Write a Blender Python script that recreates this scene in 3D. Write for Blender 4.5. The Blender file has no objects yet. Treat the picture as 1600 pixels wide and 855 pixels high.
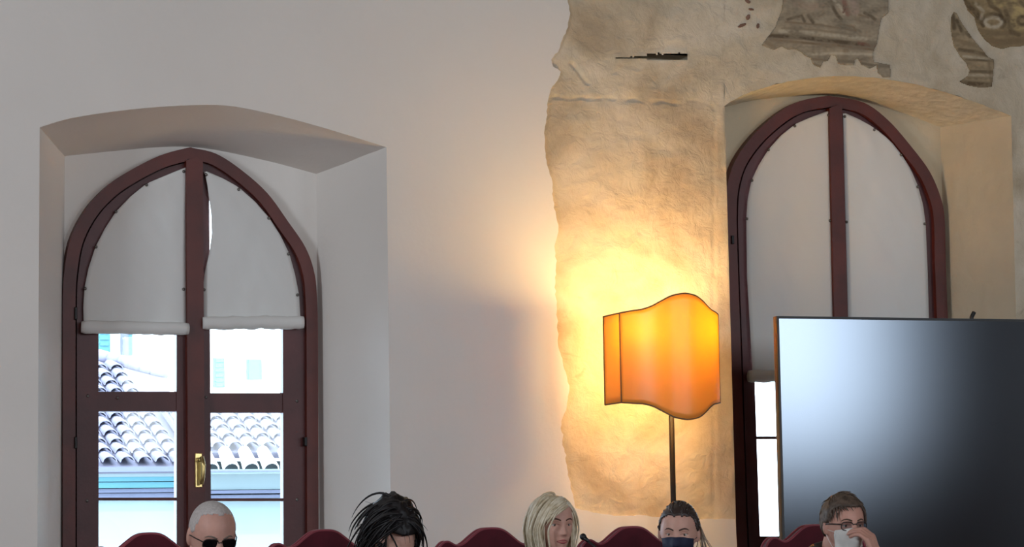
import bpy, bmesh, math, random
import numpy as np
from mathutils import Vector, Matrix, noise
from mathutils.geometry import tessellate_polygon

random.seed(7)
S = bpy.context.scene
COL = S.collection
PI = math.pi

# ------------------------------------------------------------------ camera
F = 4500.0                       # focal length in pixels of the 1600 x 855 frame
YAW, PITCH, ROLL = math.radians(21.0), math.radians(5.5), math.radians(-1.02)
CAM = Vector((0, -12.3, 1.10))
_fw = Vector((math.sin(YAW)*math.cos(PITCH), math.cos(YAW)*math.cos(PITCH), math.sin(PITCH)))
_r0 = Vector((math.cos(YAW), -math.sin(YAW), 0)); _u0 = _r0.cross(_fw)
_r = _r0*math.cos(ROLL) + _u0*math.sin(ROLL); _u = _u0*math.cos(ROLL) - _r0*math.sin(ROLL)
cd = bpy.data.cameras.new('camera'); cam = bpy.data.objects.new('camera', cd); COL.objects.link(cam)
cd.sensor_width = 36; cd.lens = 36*F/1600; cd.clip_end = 300
cam.matrix_world = Matrix(((_r.x, _u.x, -_fw.x, CAM.x), (_r.y, _u.y, -_fw.y, CAM.y), (_r.z, _u.z, -_fw.z, CAM.z), (0, 0, 0, 1)))
S.camera = cam

def P(px, py, Y=0.0):            # the point on the wall-parallel plane y = Y seen at that place of the photograph
    d = _fw*F + _r*(px-800) - _u*(py-427.5)
    return CAM + d*((Y-CAM.y)/d.y)
def proj(v):
    d = Vector(v)-CAM; k = F/d.dot(_fw)
    return 800+d.dot(_r)*k, 427.5-d.dot(_u)*k

# ------------------------------------------------------------------ world, sun, daylight, exposure
W = bpy.data.worlds.new('sky'); S.world = W; W.use_nodes = True
bg = W.node_tree.nodes['Background']; bg.inputs[0].default_value = (0.62, 0.80, 1.0, 1); bg.inputs[1].default_value = 9.5
sd = bpy.data.lights.new('sun', 'SUN'); sd.energy = 2.5; sd.angle = 0.02; sd.color = (1, .95, .88)
sun = bpy.data.objects.new('sun', sd); COL.objects.link(sun)
sun.rotation_euler = Vector((0.35, 0.75, -0.62)).to_track_quat('-Z', 'Y').to_euler()
def area(name, loc, direction, sx, sy, power, color):
    l = bpy.data.lights.new(name, 'AREA'); l.shape = 'RECTANGLE'; l.size = sx; l.size_y = sy; l.energy = power; l.color = color
    o = bpy.data.objects.new(name, l); COL.objects.link(o); o.location = loc
    o.rotation_euler = Vector(direction).to_track_quat('-Z', 'Y').to_euler(); return o
DAY = (0.80, 0.90, 1.0)
ROOM = (-4.0, 16.5, -17.0, 0.0, 6.6)     # x0 x1 y0 y1 height
FILL_WINDOWS = [(13.75, 3.4, 2.0, 2.6), (8.0, 3.5, 1.8, 2.6), (2.0, 3.5, 1.8, 2.6)]  # out of view; placed for fill light and the screen's reflection
for (x, z, w, h) in FILL_WINDOWS:         # daylight area lights added before the closed far wall, for unseen windows
    area('daylight_fill', (x, ROOM[2]+.10, z), (0, 1, 0), w, h, w*h*46, DAY)
area('daylight_fill', (ROOM[0]+.10, -5.0, 3.5), (1, 0, 0), 1.8, 2.6, 1.8*2.6*46, DAY)   # added area light brightening from the left, for an unseen window
S.view_settings.view_transform = 'Standard'; S.view_settings.look = 'None'
S.view_settings.gamma = 1.0; S.view_settings.use_curve_mapping = False
S.view_settings.exposure = 0.34

# ------------------------------------------------------------------ materials
def lin(c): return tuple(((v/255+.055)/1.055)**2.4 if v/255 > .04045 else v/255/12.92 for v in c)
def mat(name, rgb, rough=.6, var=.0, scale=8.0, bump=0.0, bscale=None, metal=0.0, spec=.5, rgb2=None, detail=6.0, sub=0, sheen=0.0, coat=0.0):
    m = bpy.data.materials.new(name); m.use_nodes = True; nt = m.node_tree; b = nt.nodes['Principled BSDF']
    c = lin(rgb); b.inputs['Roughness'].default_value = rough; b.inputs['Metallic'].default_value = metal
    b.inputs['Specular IOR Level'].default_value = spec; b.inputs['Base Color'].default_value = (*c, 1)
    if sheen: b.inputs['Sheen Weight'].default_value = sheen
    if coat: b.inputs['Coat Weight'].default_value = coat
    if sub: b.inputs['Subsurface Weight'].default_value = sub; b.inputs['Subsurface Radius'].default_value = (.012, .005, .003)
    tc = nt.nodes.new('ShaderNodeTexCoord')
    n = nt.nodes.new('ShaderNodeTexNoise'); n.inputs['Scale'].default_value = scale; n.inputs['Detail'].default_value = detail
    nt.links.new(tc.outputs['Object'], n.inputs['Vector'])
    r = nt.nodes.new('ShaderNodeValToRGB'); c2 = lin(rgb2) if rgb2 else tuple(v*(1-var) for v in c)
    r.color_ramp.elements[0].position = .35; r.color_ramp.elements[0].color = (*c2, 1)
    r.color_ramp.elements[1].position = .65; r.color_ramp.elements[1].color = (*c, 1)
    nt.links.new(n.outputs['Fac'], r.inputs[0]); nt.links.new(r.outputs[0], b.inputs['Base Color'])
    if bump:
        n2 = nt.nodes.new('ShaderNodeTexNoise'); n2.inputs['Scale'].default_value = bscale or scale; n2.inputs['Detail'].default_value = 8
        nt.links.new(tc.outputs['Object'], n2.inputs['Vector'])
        bp = nt.nodes.new('ShaderNodeBump'); bp.inputs['Strength'].default_value = 1; bp.inputs['Distance'].default_value = bump
        nt.links.new(n2.outputs['Fac'], bp.inputs['Height']); nt.links.new(bp.outputs[0], b.inputs['Normal'])
    return m

def mat_old_plaster():
    m = bpy.data.materials.new('old_plaster'); m.use_nodes = True; nt = m.node_tree; N = nt.nodes; L = nt.links
    b = N['Principled BSDF']; b.inputs['Roughness'].default_value = .92; b.inputs['Specular IOR Level'].default_value = .1
    tc = N.new('ShaderNodeTexCoord')
    def nz(sc, de=6, ro=.55, di=0):
        n = N.new('ShaderNodeTexNoise'); n.inputs['Scale'].default_value = sc; n.inputs['Detail'].default_value = de
        n.inputs['Roughness'].default_value = ro; n.inputs['Distortion'].default_value = di
        L.new(tc.outputs['Object'], n.inputs['Vector']); return n
    a = nz(2.2, 8, .6, .6); r = N.new('ShaderNodeValToRGB'); e = r.color_ramp.elements
    e[0].position = .36; e[0].color = (*lin((180, 163, 138)), 1); e[1].position = .66; e[1].color = (*lin((218, 206, 186)), 1)
    k = e.new(.5); k.color = (*lin((202, 188, 164)), 1)
    L.new(a.outputs['Fac'], r.inputs[0])
    g = nz(9, 10, .7, 1.2); r2 = N.new('ShaderNodeValToRGB'); e2 = r2.color_ramp.elements
    e2[0].position = .60; e2[0].color = (0, 0, 0, 1); e2[1].position = .78; e2[1].color = (.55, .55, .55, 1)
    L.new(g.outputs['Fac'], r2.inputs[0])
    mx = N.new('ShaderNodeMixRGB'); mx.inputs[2].default_value = (*lin((138, 122, 102)), 1)
    L.new(r2.outputs[0], mx.inputs[0]); L.new(r.outputs[0], mx.inputs[1])
    L.new(mx.outputs[0], b.inputs['Base Color'])
    h1 = nz(14, 10, .62, .8); h2 = nz(70, 6, .6)
    ad = N.new('ShaderNodeMath'); ad.operation = 'MULTIPLY_ADD'; ad.inputs[1].default_value = .18
    L.new(h2.outputs['Fac'], ad.inputs[0]); L.new(h1.outputs['Fac'], ad.inputs[2])
    bp = N.new('ShaderNodeBump'); bp.inputs['Distance'].default_value = .010; bp.inputs['Strength'].default_value = .9
    L.new(ad.outputs[0], bp.inputs['Height']); L.new(bp.outputs[0], b.inputs['Normal'])
    return m
M_OLD = mat_old_plaster()
M_SKIM = mat('white_plaster', (229, 223, 216), .9, .05, 1.2, .0015, 30, spec=.15)
M_SOFFIT = mat('crumbled_whitewash', (240, 230, 208), .9, .12, 14, .016, 16, spec=.15)
M_NICHE_OLD = mat('niche_plaster', (208, 193, 166), .9, .09, 3, .012, 12, spec=.15)
M_WOOD = mat('maroon_wood', (94, 35, 24), .42, .35, 6, .0006, 60, spec=.35)
M_WOOD_L = mat('sash_wood', (88, 42, 40), .42, .3, 5, .0006, 60, spec=.35)
M_BRASS = mat('brass', (205, 180, 120), .28, .1, 20, metal=1)
M_STEEL = mat('dull_steel', (120, 115, 110), .4, .1, 30, metal=1)
M_DARK = mat('dark_iron', (30, 27, 26), .45, .1, 20, metal=.4)
M_BLACK = mat('black_plastic', (18, 18, 20), .45, .1, 30)
M_VELVET = mat('maroon_velvet', (88, 14, 32), .85, .25, 14, .001, 90, sheen=.5, spec=.2)
M_PIPING = mat('rimlit_piping', (140, 48, 62), .6, .1, 20, sheen=.4)  # pinker than the velvet: the rim-light highlight is in this colour
M_CHAIRWOOD = mat('walnut_wood', (72, 40, 24), .4, .3, 9)
M_TABLE = mat('table_wood', (92, 58, 36), .4, .3, 5)
M_FLOOR = mat('terracotta_floor', (150, 104, 82), .5, .2, 3)
M_ROOM = mat('room_plaster', (205, 200, 194), .9, .04, 1)
M_CEIL = mat('ceiling_wood', (120, 92, 70), .7, .2, 3)

def mat_screen():
    m = bpy.data.materials.new('dark_screen'); m.use_nodes = True; nt = m.node_tree; N = nt.nodes; L = nt.links
    N.remove(N['Principled BSDF']); d = N.new('ShaderNodeBsdfDiffuse'); d.inputs[0].default_value = (.006, .007, .010, 1)
    g = N.new('ShaderNodeBsdfGlossy'); g.distribution = 'BECKMANN'; g.inputs['Roughness'].default_value = .15; g.inputs[0].default_value = (.76, .86, 1, 1)
    f = N.new('ShaderNodeFresnel'); f.inputs[0].default_value = 1.8
    x = N.new('ShaderNodeMixShader'); L.new(f.outputs[0], x.inputs[0]); L.new(d.outputs[0], x.inputs[1]); L.new(g.outputs[0], x.inputs[2])
    L.new(x.outputs[0], N['Material Output'].inputs[0]); return m
def mat_glass():
    m = bpy.data.materials.new('window_glass'); m.use_nodes = True; nt = m.node_tree; N = nt.nodes; L = nt.links
    N.remove(N['Principled BSDF']); o = N['Material Output']
    t = N.new('ShaderNodeBsdfTransparent'); t.inputs[0].default_value = (.95, .975, .975, 1)
    g = N.new('ShaderNodeBsdfGlossy'); g.inputs['Roughness'].default_value = .02
    f = N.new('ShaderNodeFresnel'); f.inputs[0].default_value = 1.3
    x = N.new('ShaderNodeMixShader'); L.new(f.outputs[0], x.inputs[0]); L.new(t.outputs[0], x.inputs[1]); L.new(g.outputs[0], x.inputs[2])
    L.new(x.outputs[0], o.inputs[0]); return m
M_GLASS = mat_glass()
def mat_translucent(name, rgb, trgb, fac, rough=.8, gloss=0.0, bump=.0, bscale=30):
    m = bpy.data.materials.new(name); m.use_nodes = True; nt = m.node_tree; N = nt.nodes; L = nt.links
    N.remove(N['Principled BSDF']); o = N['Material Output']
    tc = N.new('ShaderNodeTexCoord'); n = N.new('ShaderNodeTexNoise'); n.inputs['Scale'].default_value = bscale; n.inputs['Detail'].default_value = 4
    L.new(tc.outputs['Object'], n.inputs['Vector'])
    d = N.new('ShaderNodeBsdfDiffuse'); t = N.new('ShaderNodeBsdfTranslucent')
    d.inputs[0].default_value = (*lin(rgb), 1); t.inputs[0].default_value = (*lin(trgb), 1)
    if bump:
        bp = N.new('ShaderNodeBump'); bp.inputs['Distance'].default_value = bump; L.new(n.outputs['Fac'], bp.inputs['Height']); L.new(bp.outputs[0], d.inputs['Normal'])
    x = N.new('ShaderNodeMixShader'); x.inputs[0].default_value = fac
    L.new(d.outputs[0], x.inputs[1]); L.new(t.outputs[0], x.inputs[2])
    if gloss:
        g = N.new('ShaderNodeBsdfGlossy'); g.inputs['Roughness'].default_value = .35
        y = N.new('ShaderNodeMixShader'); y.inputs[0].default_value = gloss; L.new(x.outputs[0], y.inputs[1]); L.new(g.outputs[0], y.inputs[2]); x = y
    L.new(x.outputs[0], o.inputs[0]); return m
M_BLIND = mat_translucent('blind_fabric', (224, 222, 218), (232, 230, 228), .07, bump=.004, bscale=5)
M_SHADE = mat_translucent('amber_parchment', (222, 166, 84), (255, 206, 46), .33, gloss=.04)

# ------------------------------------------------------------------ mesh helpers
def link(name, me, m=None, parent=None, smooth=False):
    o = bpy.data.objects.new(name, me); COL.objects.link(o)
    if m is not None and not me.materials: me.materials.append(m)
    if parent is not None: o.parent = parent
    if smooth: me.polygons.foreach_set('use_smooth', [True]*len(me.polygons))
    return o
def obj(name, bm, m=None, parent=None, smooth=False, origin=None):
    me = bpy.data.meshes.new(name)
    if origin is not None: bmesh.ops.translate(bm, verts=bm.verts, vec=-Vector(origin))
    bm.normal_update(); bm.to_mesh(me); bm.free()
    o = link(name, me, m, parent, smooth)
    if origin is not None: o.location = origin
    return o
def raw(name, verts, faces, m=None, parent=None, smooth=False):
    me = bpy.data.meshes.new(name); me.from_pydata([tuple(v) for v in verts], [], faces); me.update()
    return link(name, me, m, parent, smooth)
def empty(name, loc=(0, 0, 0)):
    o = bpy.data.objects.new(name, None); COL.objects.link(o); o.location = loc; o.empty_display_size = .1; return o
def tag(o, label, cat, group=None):
    o['label'] = label; o['category'] = cat
    if group: o['group'] = group
    return o
def struct(o): o['kind'] = 'structure'; return o
def keep(o, root):               # parent a mesh written in world coordinates to an Empty that stands elsewhere
    o.parent = root; o.matrix_parent_inverse = Matrix.Translation(root.location).inverted(); return o

def bm_box(bm, x0, x1, y0, y1, z0, z1, bev=0):
    r = bmesh.ops.create_cube(bm, size=1, matrix=Matrix.Translation(((x0+x1)/2, (y0+y1)/2, (z0+z1)/2)) @ Matrix.Diagonal((x1-x0, y1-y0, z1-z0, 1)))
    if bev:
        es = list({e for v in r['verts'] for e in v.link_edges})
        bmesh.ops.bevel(bm, geom=es, offset=bev, segments=2, affect='EDGES', profile=.5)
def bm_tube(bm, pts, rad, seg=8, caps=True):
    pts = [Vector(p) for p in pts]; n = len(pts)
    if not hasattr(rad, '__len__'): rad = [rad]*n
    rings = []; up = None
    for i, p in enumerate(pts):
        t = (pts[min(i+1, n-1)]-pts[max(i-1, 0)])
        t = t.normalized() if t.length > 1e-9 else Vector((0, 0, 1))
        if up is None: up = t.orthogonal().normalized()
        else:
            up = up - t*up.dot(t); up = up.normalized() if up.length > 1e-6 else t.orthogonal().normalized()
        b = t.cross(up)
        rings.append([bm.verts.new(p+(up*math.cos(2*PI*k/seg)+b*math.sin(2*PI*k/seg))*rad[i]) for k in range(seg)])
    for i in range(n-1):
        for k in range(seg):
            bm.faces.new((rings[i][k], rings[i][(k+1) % seg], rings[i+1][(k+1) % seg], rings[i+1][k]))
    if caps: bm.faces.new(rings[0][::-1]); bm.faces.new(rings[-1])
def bm_ell(bm, c, r, rot=None, u=16, v=12):
    m = Matrix.Translation(c)
    if rot is not None: m = m @ rot.to_4x4()
    bmesh.ops.create_uvsphere(bm, u_segments=u, v_segments=v, radius=1, matrix=m @ Matrix.Diagonal((*r, 1)))
def bm_capsule(bm, a, b, ra, rb, seg=14):
    a = Vector(a); b = Vector(b); d = (b-a); L = d.length; d = d/L; pts = []; rad = []
    for k in range(6):
        t = k/5*PI/2; pts.append(a-d*ra*math.cos(t)); rad.append(max(ra*math.sin(t), 1e-4))
    for k in range(1, 6):
        t = k/6; pts.append(a.lerp(b, t)); rad.append(ra+(rb-ra)*t)
    for k in range(6):
        t = k/5*PI/2; pts.append(b+d*rb*math.sin(t)); rad.append(max(rb*math.cos(t), 1e-4))
    bm_tube(bm, pts, rad, seg)
def prism(bm, loops, y0, y1):    # loops of world (x, z): the first is the outline, the rest are holes; a solid from y0 to y1
    vs = [[Vector((x, z, 0)) for (x, z) in lp] for lp in loops]
    tris = tessellate_polygon(vs); flat = [v for lp in vs for v in lp]
    fr = [bm.verts.new((v.x, y0, v.y)) for v in flat]; bk = [bm.verts.new((v.x, y1, v.y)) for v in flat]
    for t in tris:
        for ring in (fr, bk):
            try: bm.faces.new([ring[i] for i in t])
            except ValueError: pass
    k = 0
    for lp in vs:
        n = len(lp)
        for i in range(n):
            a, b = k+i, k+(i+1) % n
            try: bm.faces.new((fr[a], fr[b], bk[b], bk[a]))
            except ValueError: pass
        k += n
    bmesh.ops.recalc_face_normals(bm, faces=bm.faces)
def pxl(pts, Y): return [(lambda v: (v.x, v.z))(P(x, y, Y)) for (x, y) in pts]
def catmull(pts, n=5):
    out = []
    for i in range(len(pts)-1):
        p0 = pts[max(i-1, 0)]; p1 = pts[i]; p2 = pts[i+1]; p3 = pts[min(i+2, len(pts)-1)]
        for k in range(n):
            t = k/n
            out.append(tuple(.5*((2*p1[j])+(-p0[j]+p2[j])*t+(2*p0[j]-5*p1[j]+4*p2[j]-p3[j])*t*t+(-p0[j]+3*p1[j]-3*p2[j]+p3[j])*t**3) for j in range(2)))
    out.append(tuple(pts[-1])); return out
def offset(pts, d):              # move a polyline sideways by d
    out = []
    for i, p in enumerate(pts):
        a = pts[max(i-1, 0)]; b = pts[min(i+1, len(pts)-1)]
        tx, ty = b[0]-a[0], b[1]-a[1]; l = math.hypot(tx, ty) or 1
        out.append((p[0]-ty/l*d, p[1]+tx/l*d))
    return out
def lerp_at(poly, y):            # x of a polyline at height y
    for a, b in zip(poly, poly[1:]):
        if (a[1]-y)*(b[1]-y) <= 0 and a[1] != b[1]:
            return a[0]+(b[0]-a[0])*(y-a[1])/(b[1]-a[1])
    return poly[0][0] if abs(poly[0][1]-y) < abs(poly[-1][1]-y) else poly[-1][0]
def resample(pts, n):
    d = [0]
    for a, b in zip(pts, pts[1:]): d.append(d[-1]+math.hypot(b[0]-a[0], b[1]-a[1]))
    out = []
    for k in range(n):
        s = d[-1]*k/(n-1); i = 0
        while i < len(d)-2 and d[i+1] < s: i += 1
        t = (s-d[i])/max(d[i+1]-d[i], 1e-9); out.append((pts[i][0]+(pts[i+1][0]-pts[i][0])*t, pts[i][1]+(pts[i+1][1]-pts[i][1])*t))
    return out
def nz(x, y, z=0): return noise.noise(Vector((x, y, z)))

# ------------------------------------------------------------------ the rear wall
SK = -0.014                      # face of the white plaster layer
SILL = 1105                      # photograph height of the niche sills (below the picture)
N1_FRONT = [(62, 199)] + catmull([(62, 199), (110, 185), (180, 174), (250, 167), (320, 164), (370, 167), (440, 182), (510, 201), (604, 230)], 3)[1:]
N1_BACK = catmull([(101, 244), (180, 236), (250, 230), (300, 230), (345, 236), (393, 246), (440, 257), (494, 272)], 3)
N2_FRONT = catmull([(1132, 166), (1150, 154), (1190, 138), (1240, 126), (1300, 119), (1360, 121), (1420, 130), (1480, 145), (1530, 162), (1580, 181)], 6)
N2_FRONT = [(x+1.5*nz(x*.13, 3), y+2.2*nz(x*.11, 9)) if 3 < i < len(N2_FRONT)-3 else (x, y) for i, (x, y) in enumerate(N2_FRONT)]
N2_BACK = catmull([(1120, 172), (1160, 160), (1200, 154), (1250, 150), (1300, 150), (1354, 160), (1423, 181), (1469, 199)], 3)
DN = 0.46                        # depth of the niches
n1_left, n1_right = (57, SILL), (614, SILL)
n2_left, n2_right = (1158, SILL), (1602, SILL)
border = [(884, -420), (879, -300), (889, -200), (881, -90), (887, 0), (890, 20), (887, 42), (877, 67), (872, 81), (862, 93), (865, 104), (876, 112), (873, 123), (862, 135), (859, 146),
          (855, 157), (854, 180), (851, 208), (852, 240), (856, 262), (863, 283), (865, 319), (873, 357), (867, 384), (869, 413), (867, 449), (870, 477), (872, 542), (881, 571), (890, 607),
          (885, 636), (876, 664), (881, 700), (888, 743), (899, 794), (928, 801), (960, 806), (1000, 805), (1060, 811), (1149, 811)]
bfine = []
for a, b in zip(border, border[1:]):
    n = max(2, int(math.hypot(b[0]-a[0], b[1]-a[1])/5))
    for k in range(n):
        t = k/n; x = a[0]+(b[0]-a[0])*t; y = a[1]+(b[1]-a[1])*t
        bfine.append((x+2.6*nz(y*.16, x*.07, 4)+1.2*nz(y*.5, x*.3, 8), y+1.6*nz(x*.13, y*.1, 2)))
bfine.append(border[-1])
wall = struct(empty('wall_rear'))
X0, X1, Y0, Y1, ZT = ROOM
tz = P(884, -420, SK)
outer = [(X0, ZT), (tz.x, ZT)] + pxl(bfine, SK) + pxl([(1152, 860), n2_left], SK) + [(X1, P(*n2_left, SK).z), (X1, 0), (X0, 0)]
hole = pxl(N1_FRONT + [n1_right, n1_left], SK)
bm = bmesh.new(); prism(bm, [outer, hole], SK, .004); obj('plaster_layer', bm, M_SKIM, wall)

def relief(px, py):              # height of the old plaster towards the room, in metres
    h = .004*nz(px*.018, py*.018, 1) + .003*nz(px*.05, py*.05, 5) + .0012*nz(px*.12, py*.12, 3)
    yl = 152 + 7*nz(px*.03, 2) + (px-860)*.04
    fd = max(0, min(1, (1128-px)/70))
    if px < 1135 and py < yl: h += .0035*min(1, (yl-py)/14)*fd           # the upper coat is a little thicker
    if px < 1135 and abs(py-yl) < 2.6: h -= .007*fd*max(0, .5+1.2*nz(px*.05, 7))
    d1 = 893+(py-98)*.75
    if 96 < py < 133: h += -.008 if abs(px-d1) < 3.5 else 0
    xr = 1116+4*nz(py*.03, 6)
    if py > 165 and abs(px-xr) < 2.6 and px > 1000: h -= .003
    if px > xr and py > 165 and 1000 < px < 1160: h += .002
    return max(min(h, .011), -.13)
def in_slot(px, py):
    if 1010 < px < 1075: return 84+4*nz(px*.25, 1) < py < 94.5
    return 962 < px <= 1010 and abs(py-(92-(px-962)*.05)) < 1.0+(px-962)*.02+1.2*nz(px*.3, 3)
def patch(name, xs_of_row, rows, keepf=None):
    vs = []; fs = []; n = len(xs_of_row(rows[0]))
    for y in rows:
        for x in xs_of_row(y):
            xs_ = xs_of_row(y)
            v = P(x, y, 0); v.y = 0 if (x > 1000 and x in (xs_[0], xs_[-1])) else -relief(x, y); vs.append(v)
    for i in range(len(rows)-1):
        for j in range(n-1):
            a = i*n+j; x_ = xs_of_row(rows[i])
            if not in_slot((x_[j]+x_[j+1])/2, (rows[i]+rows[i+1])/2): fs.append((a, a+1, a+n+1, a+n))
    return raw(name, vs, fs, M_OLD, wall, True)
def n2x(y): return 1132 + max(0, y-166)*(26/(SILL-166))
def rowA(y):
    xr = n2x(y); return [842+(xr-842)*k/100 for k in range(101)]
patch('old_plaster', rowA, [-80+2*k for k in range(457)])
_a, _b = P(955, 80, 0), P(1080, 99, 0); bm = bmesh.new(); bm_box(bm, _a.x, _b.x, .02, .14, _b.z, _a.z); bm.faces.ensure_lookup_table()
bmesh.ops.delete(bm, geom=[f for f in bm.faces if f.calc_center_median().y < .03], context='FACES'); obj('putlog_hole', bm, M_OLD, wall)
cols = [(1132+ (1580-1132)*k/120) for k in range(121)]
arcx = [p[0] for p in N2_FRONT]; arcy = [p[1] for p in N2_FRONT]
vs = []; fs = []; nr = 46
ring = resample(N2_FRONT, 121)
for (ax, ay), cx in zip(ring, cols):
    for k in range(nr):
        t = k/(nr-1); x = cx+(ax-cx)*t; y = -80+(ay+80)*t
        v = P(x, y, 0); v.y = -relief(x, y)*(1 if t < .97 else 0); vs.append(v)
for j in range(120):
    for k in range(nr-1):
        a = j*nr+k; fs.append((a, a+1, a+nr+1, a+nr))
raw('old_plaster', vs, fs, M_OLD, wall, True)
patch('old_plaster', lambda y: [1580+max(0, y-181)*(22/(SILL-181))+4*k for k in range(30)], [-80+5.8*k for k in range(46)] + [181+20*k for k in range(1, 47)] + [SILL])
a = P(842, -80, 0); b = P(1696, -80, 0); c = P(1718, SILL, 0); e = P(1696, -80, 0)
raw('old_plaster', [(a.x, 0, a.z), (X1, 0, a.z-.15), (X1, 0, ZT), (a.x, 0, ZT)], [(0, 1, 2, 3)], M_OLD, wall)
raw('old_plaster', [(e.x, .003, e.z+.1), (X1, .003, e.z+.1), (X1, .003, c.z), (e.x, .003, c.z)], [(0, 1, 2, 3)], M_OLD, wall)

def niche(front, fl, fr, back, bl, br, y0, m, name):
    f = resample([fl, front[0]], 12)[:-1] + resample(front, 40) + resample([front[-1], fr], 12)[1:]
    k = resample([bl, back[0]], 12)[:-1] + resample(back, 40) + resample([back[-1], br], 12)[1:]
    vs = []; fs = []; L = 8
    for p, q in zip(f, k):
        A = P(*p, y0); B = P(*q, DN)
        for i in range(L+1):
            v = A.lerp(B, i/L)
            if 0 < i < L: v += Vector((0, 0, .004))*nz(v.x*5, v.y*9, v.z*5)
            vs.append(v)
    for j in range(len(f)-1):
        for i in range(L):
            a = j*(L+1)+i; fs.append((a, a+L+1, a+L+2, a+1))
    tp = [q for q in range(len(fs)) if 11*L <= q < 50*L]
    raw('niche_reveal', vs, fs[:11*L], m, wall); raw('niche_reveal', vs, fs[50*L:], m, wall)
    raw('niche_soffit', vs, fs[11*L:50*L], M_SOFFIT if name == 'b' else m, wall, True)
    A, B = P(*fl, y0), P(*fr, y0); C_, D_ = P(*bl, DN), P(*br, DN); z = min(A.z, B.z)
    raw('niche_sill', [(A.x-.02, -.03, z), (B.x+.02, -.03, z), (B.x+.02, DN+.1, z), (A.x-.02, DN+.1, z)], [(0, 1, 2, 3)], m, wall)
niche(N1_FRONT, n1_left, n1_right, N1_BACK, (97, SILL), (502, SILL), SK, M_SKIM, 'a')
niche(N2_FRONT, n2_left, n2_right, N2_BACK, (1140, SILL), (1497, SILL), 0, M_NICHE_OLD, 'b')

def shrink(pts, c, k): return [(c[0]+(x-c[0])*k, c[1]+(y-c[1])*k) for x, y in pts]
bm = bmesh.new(); hb = []
for bk, l_, r_ in ((N1_BACK, (97, SILL), (502, SILL)), (N2_BACK, (1140, SILL), (1497, SILL))):
    lp = pxl([l_]+bk+[r_], DN); cxm = sum(p[0] for p in lp)/len(lp); czm = (min(p[1] for p in lp)+max(p[1] for p in lp))/2; hb.append(shrink(lp, (cxm, czm), .985))
prism(bm, [[(X0, ZT), (X1, ZT), (X1, -.1), (X0, -.1)]]+hb, DN+.02, DN+.08); obj('light_leak_backing', bm, M_ROOM, wall)  # unseen backing slab, added to stop outside light leaking in
# fresco remnants: flat painting on fragments of the oldest coat
def inside(x, y, poly):
    r = np.zeros(x.shape, bool); n = len(poly)
    for i in range(n):
        (xa, ya), (xb, yb) = poly[i], poly[(i+1) % n]
        if ya == yb: continue
        c = ((ya > y) != (yb > y)) & (x < (xb-xa)*(y-ya)/(yb-ya)+xa); r ^= c
    return r
def m_paint():
    m = bpy.data.materials.new('faded_fresco'); m.use_nodes = True; nt = m.node_tree; b = nt.nodes['Principled BSDF']
    b.inputs['Roughness'].default_value = .9; b.inputs['Specular IOR Level'].default_value = .1
    a = nt.nodes.new('ShaderNodeAttribute'); a.attribute_name = 'paint'
    nt.links.new(a.outputs['Color'], b.inputs['Base Color']); return m
M_FRESCO = m_paint()
def fresco(poly, base, strokes, step=4.0):
    # polygon and strokes in a local chart: 3.404 units per photograph pixel, origin (1130, 0)
    xs = [p[0] for p in poly]; ys = [p[1] for p in poly]
    gx = np.arange(min(xs)-step, max(xs)+2*step, step); gy = np.arange(min(ys)-step, max(ys)+2*step, step)
    X, Y = np.meshgrid(gx, gy); col = np.zeros(X.shape+(3,)); col[:] = lin(base)
    tx = np.array([[nz(x*.012, y*.03, 11)+.6*nz(x*.06, y*.09, 5) for x in gx] for y in gy])
    col *= (1+.38*tx)[..., None]
    for pts, w, c, al in strokes:
        c = np.array(lin(c)); D = np.full(X.shape, 1e9)
        for a, b in zip(pts, pts[1:]):
            dx, dy = b[0]-a[0], b[1]-a[1]; l2 = dx*dx+dy*dy+1e-9
            t = np.clip(((X-a[0])*dx+(Y-a[1])*dy)/l2, 0, 1)
            D = np.minimum(D, np.hypot(X-a[0]-t*dx, Y-a[1]-t*dy))
        k = np.clip(1.6-D/w, 0, 1)*al*np.clip(.75+1.1*tx, .1, 1); col = col*(1-k[..., None])+c*k[..., None]
    cx = (X[:-1, :-1]+X[1:, 1:])/2; cy = (Y[:-1, :-1]+Y[1:, 1:])/2
    ins = inside(cx, cy, poly); nx = X.shape[1]; used = {}; vs = []; cs = []; fs = []
    def vid(i, j):
        if (i, j) not in used:
            used[(i, j)] = len(vs); px, py = 1130+X[i, j]/3.404, Y[i, j]/3.404
            v = P(px, py, 0); v.y = -relief(px, py)-.0025; vs.append(v); cs.append((*col[i, j], 1))
        return used[(i, j)]
    for i, j in zip(*np.nonzero(ins)):
        fs.append((vid(i, j), vid(i, j+1), vid(i+1, j+1), vid(i+1, j)))
    o = raw('fresco_fragment', vs, fs, M_FRESCO, wall, True)
    at = o.data.color_attributes.new('paint', 'FLOAT_COLOR', 'POINT')
    at.data.foreach_set('color', np.array(cs, np.float32).ravel())
    md = o.modifiers.new('depth', 'SOLIDIFY'); md.thickness = .004; md.offset = -1 if False else 0
    return o
DK, BR, RD, LT, OC = (84, 70, 54), (122, 102, 78), (142, 98, 86), (206, 194, 170), (196, 172, 120)
def arcpts(cx, cy, r, a0, a1, n=14, ry=None): return [(cx+r*math.cos(math.radians(a0+(a1-a0)*k/n)), cy+(ry or r)*math.sin(math.radians(a0+(a1-a0)*k/n))) for k in range(n+1)]
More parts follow.
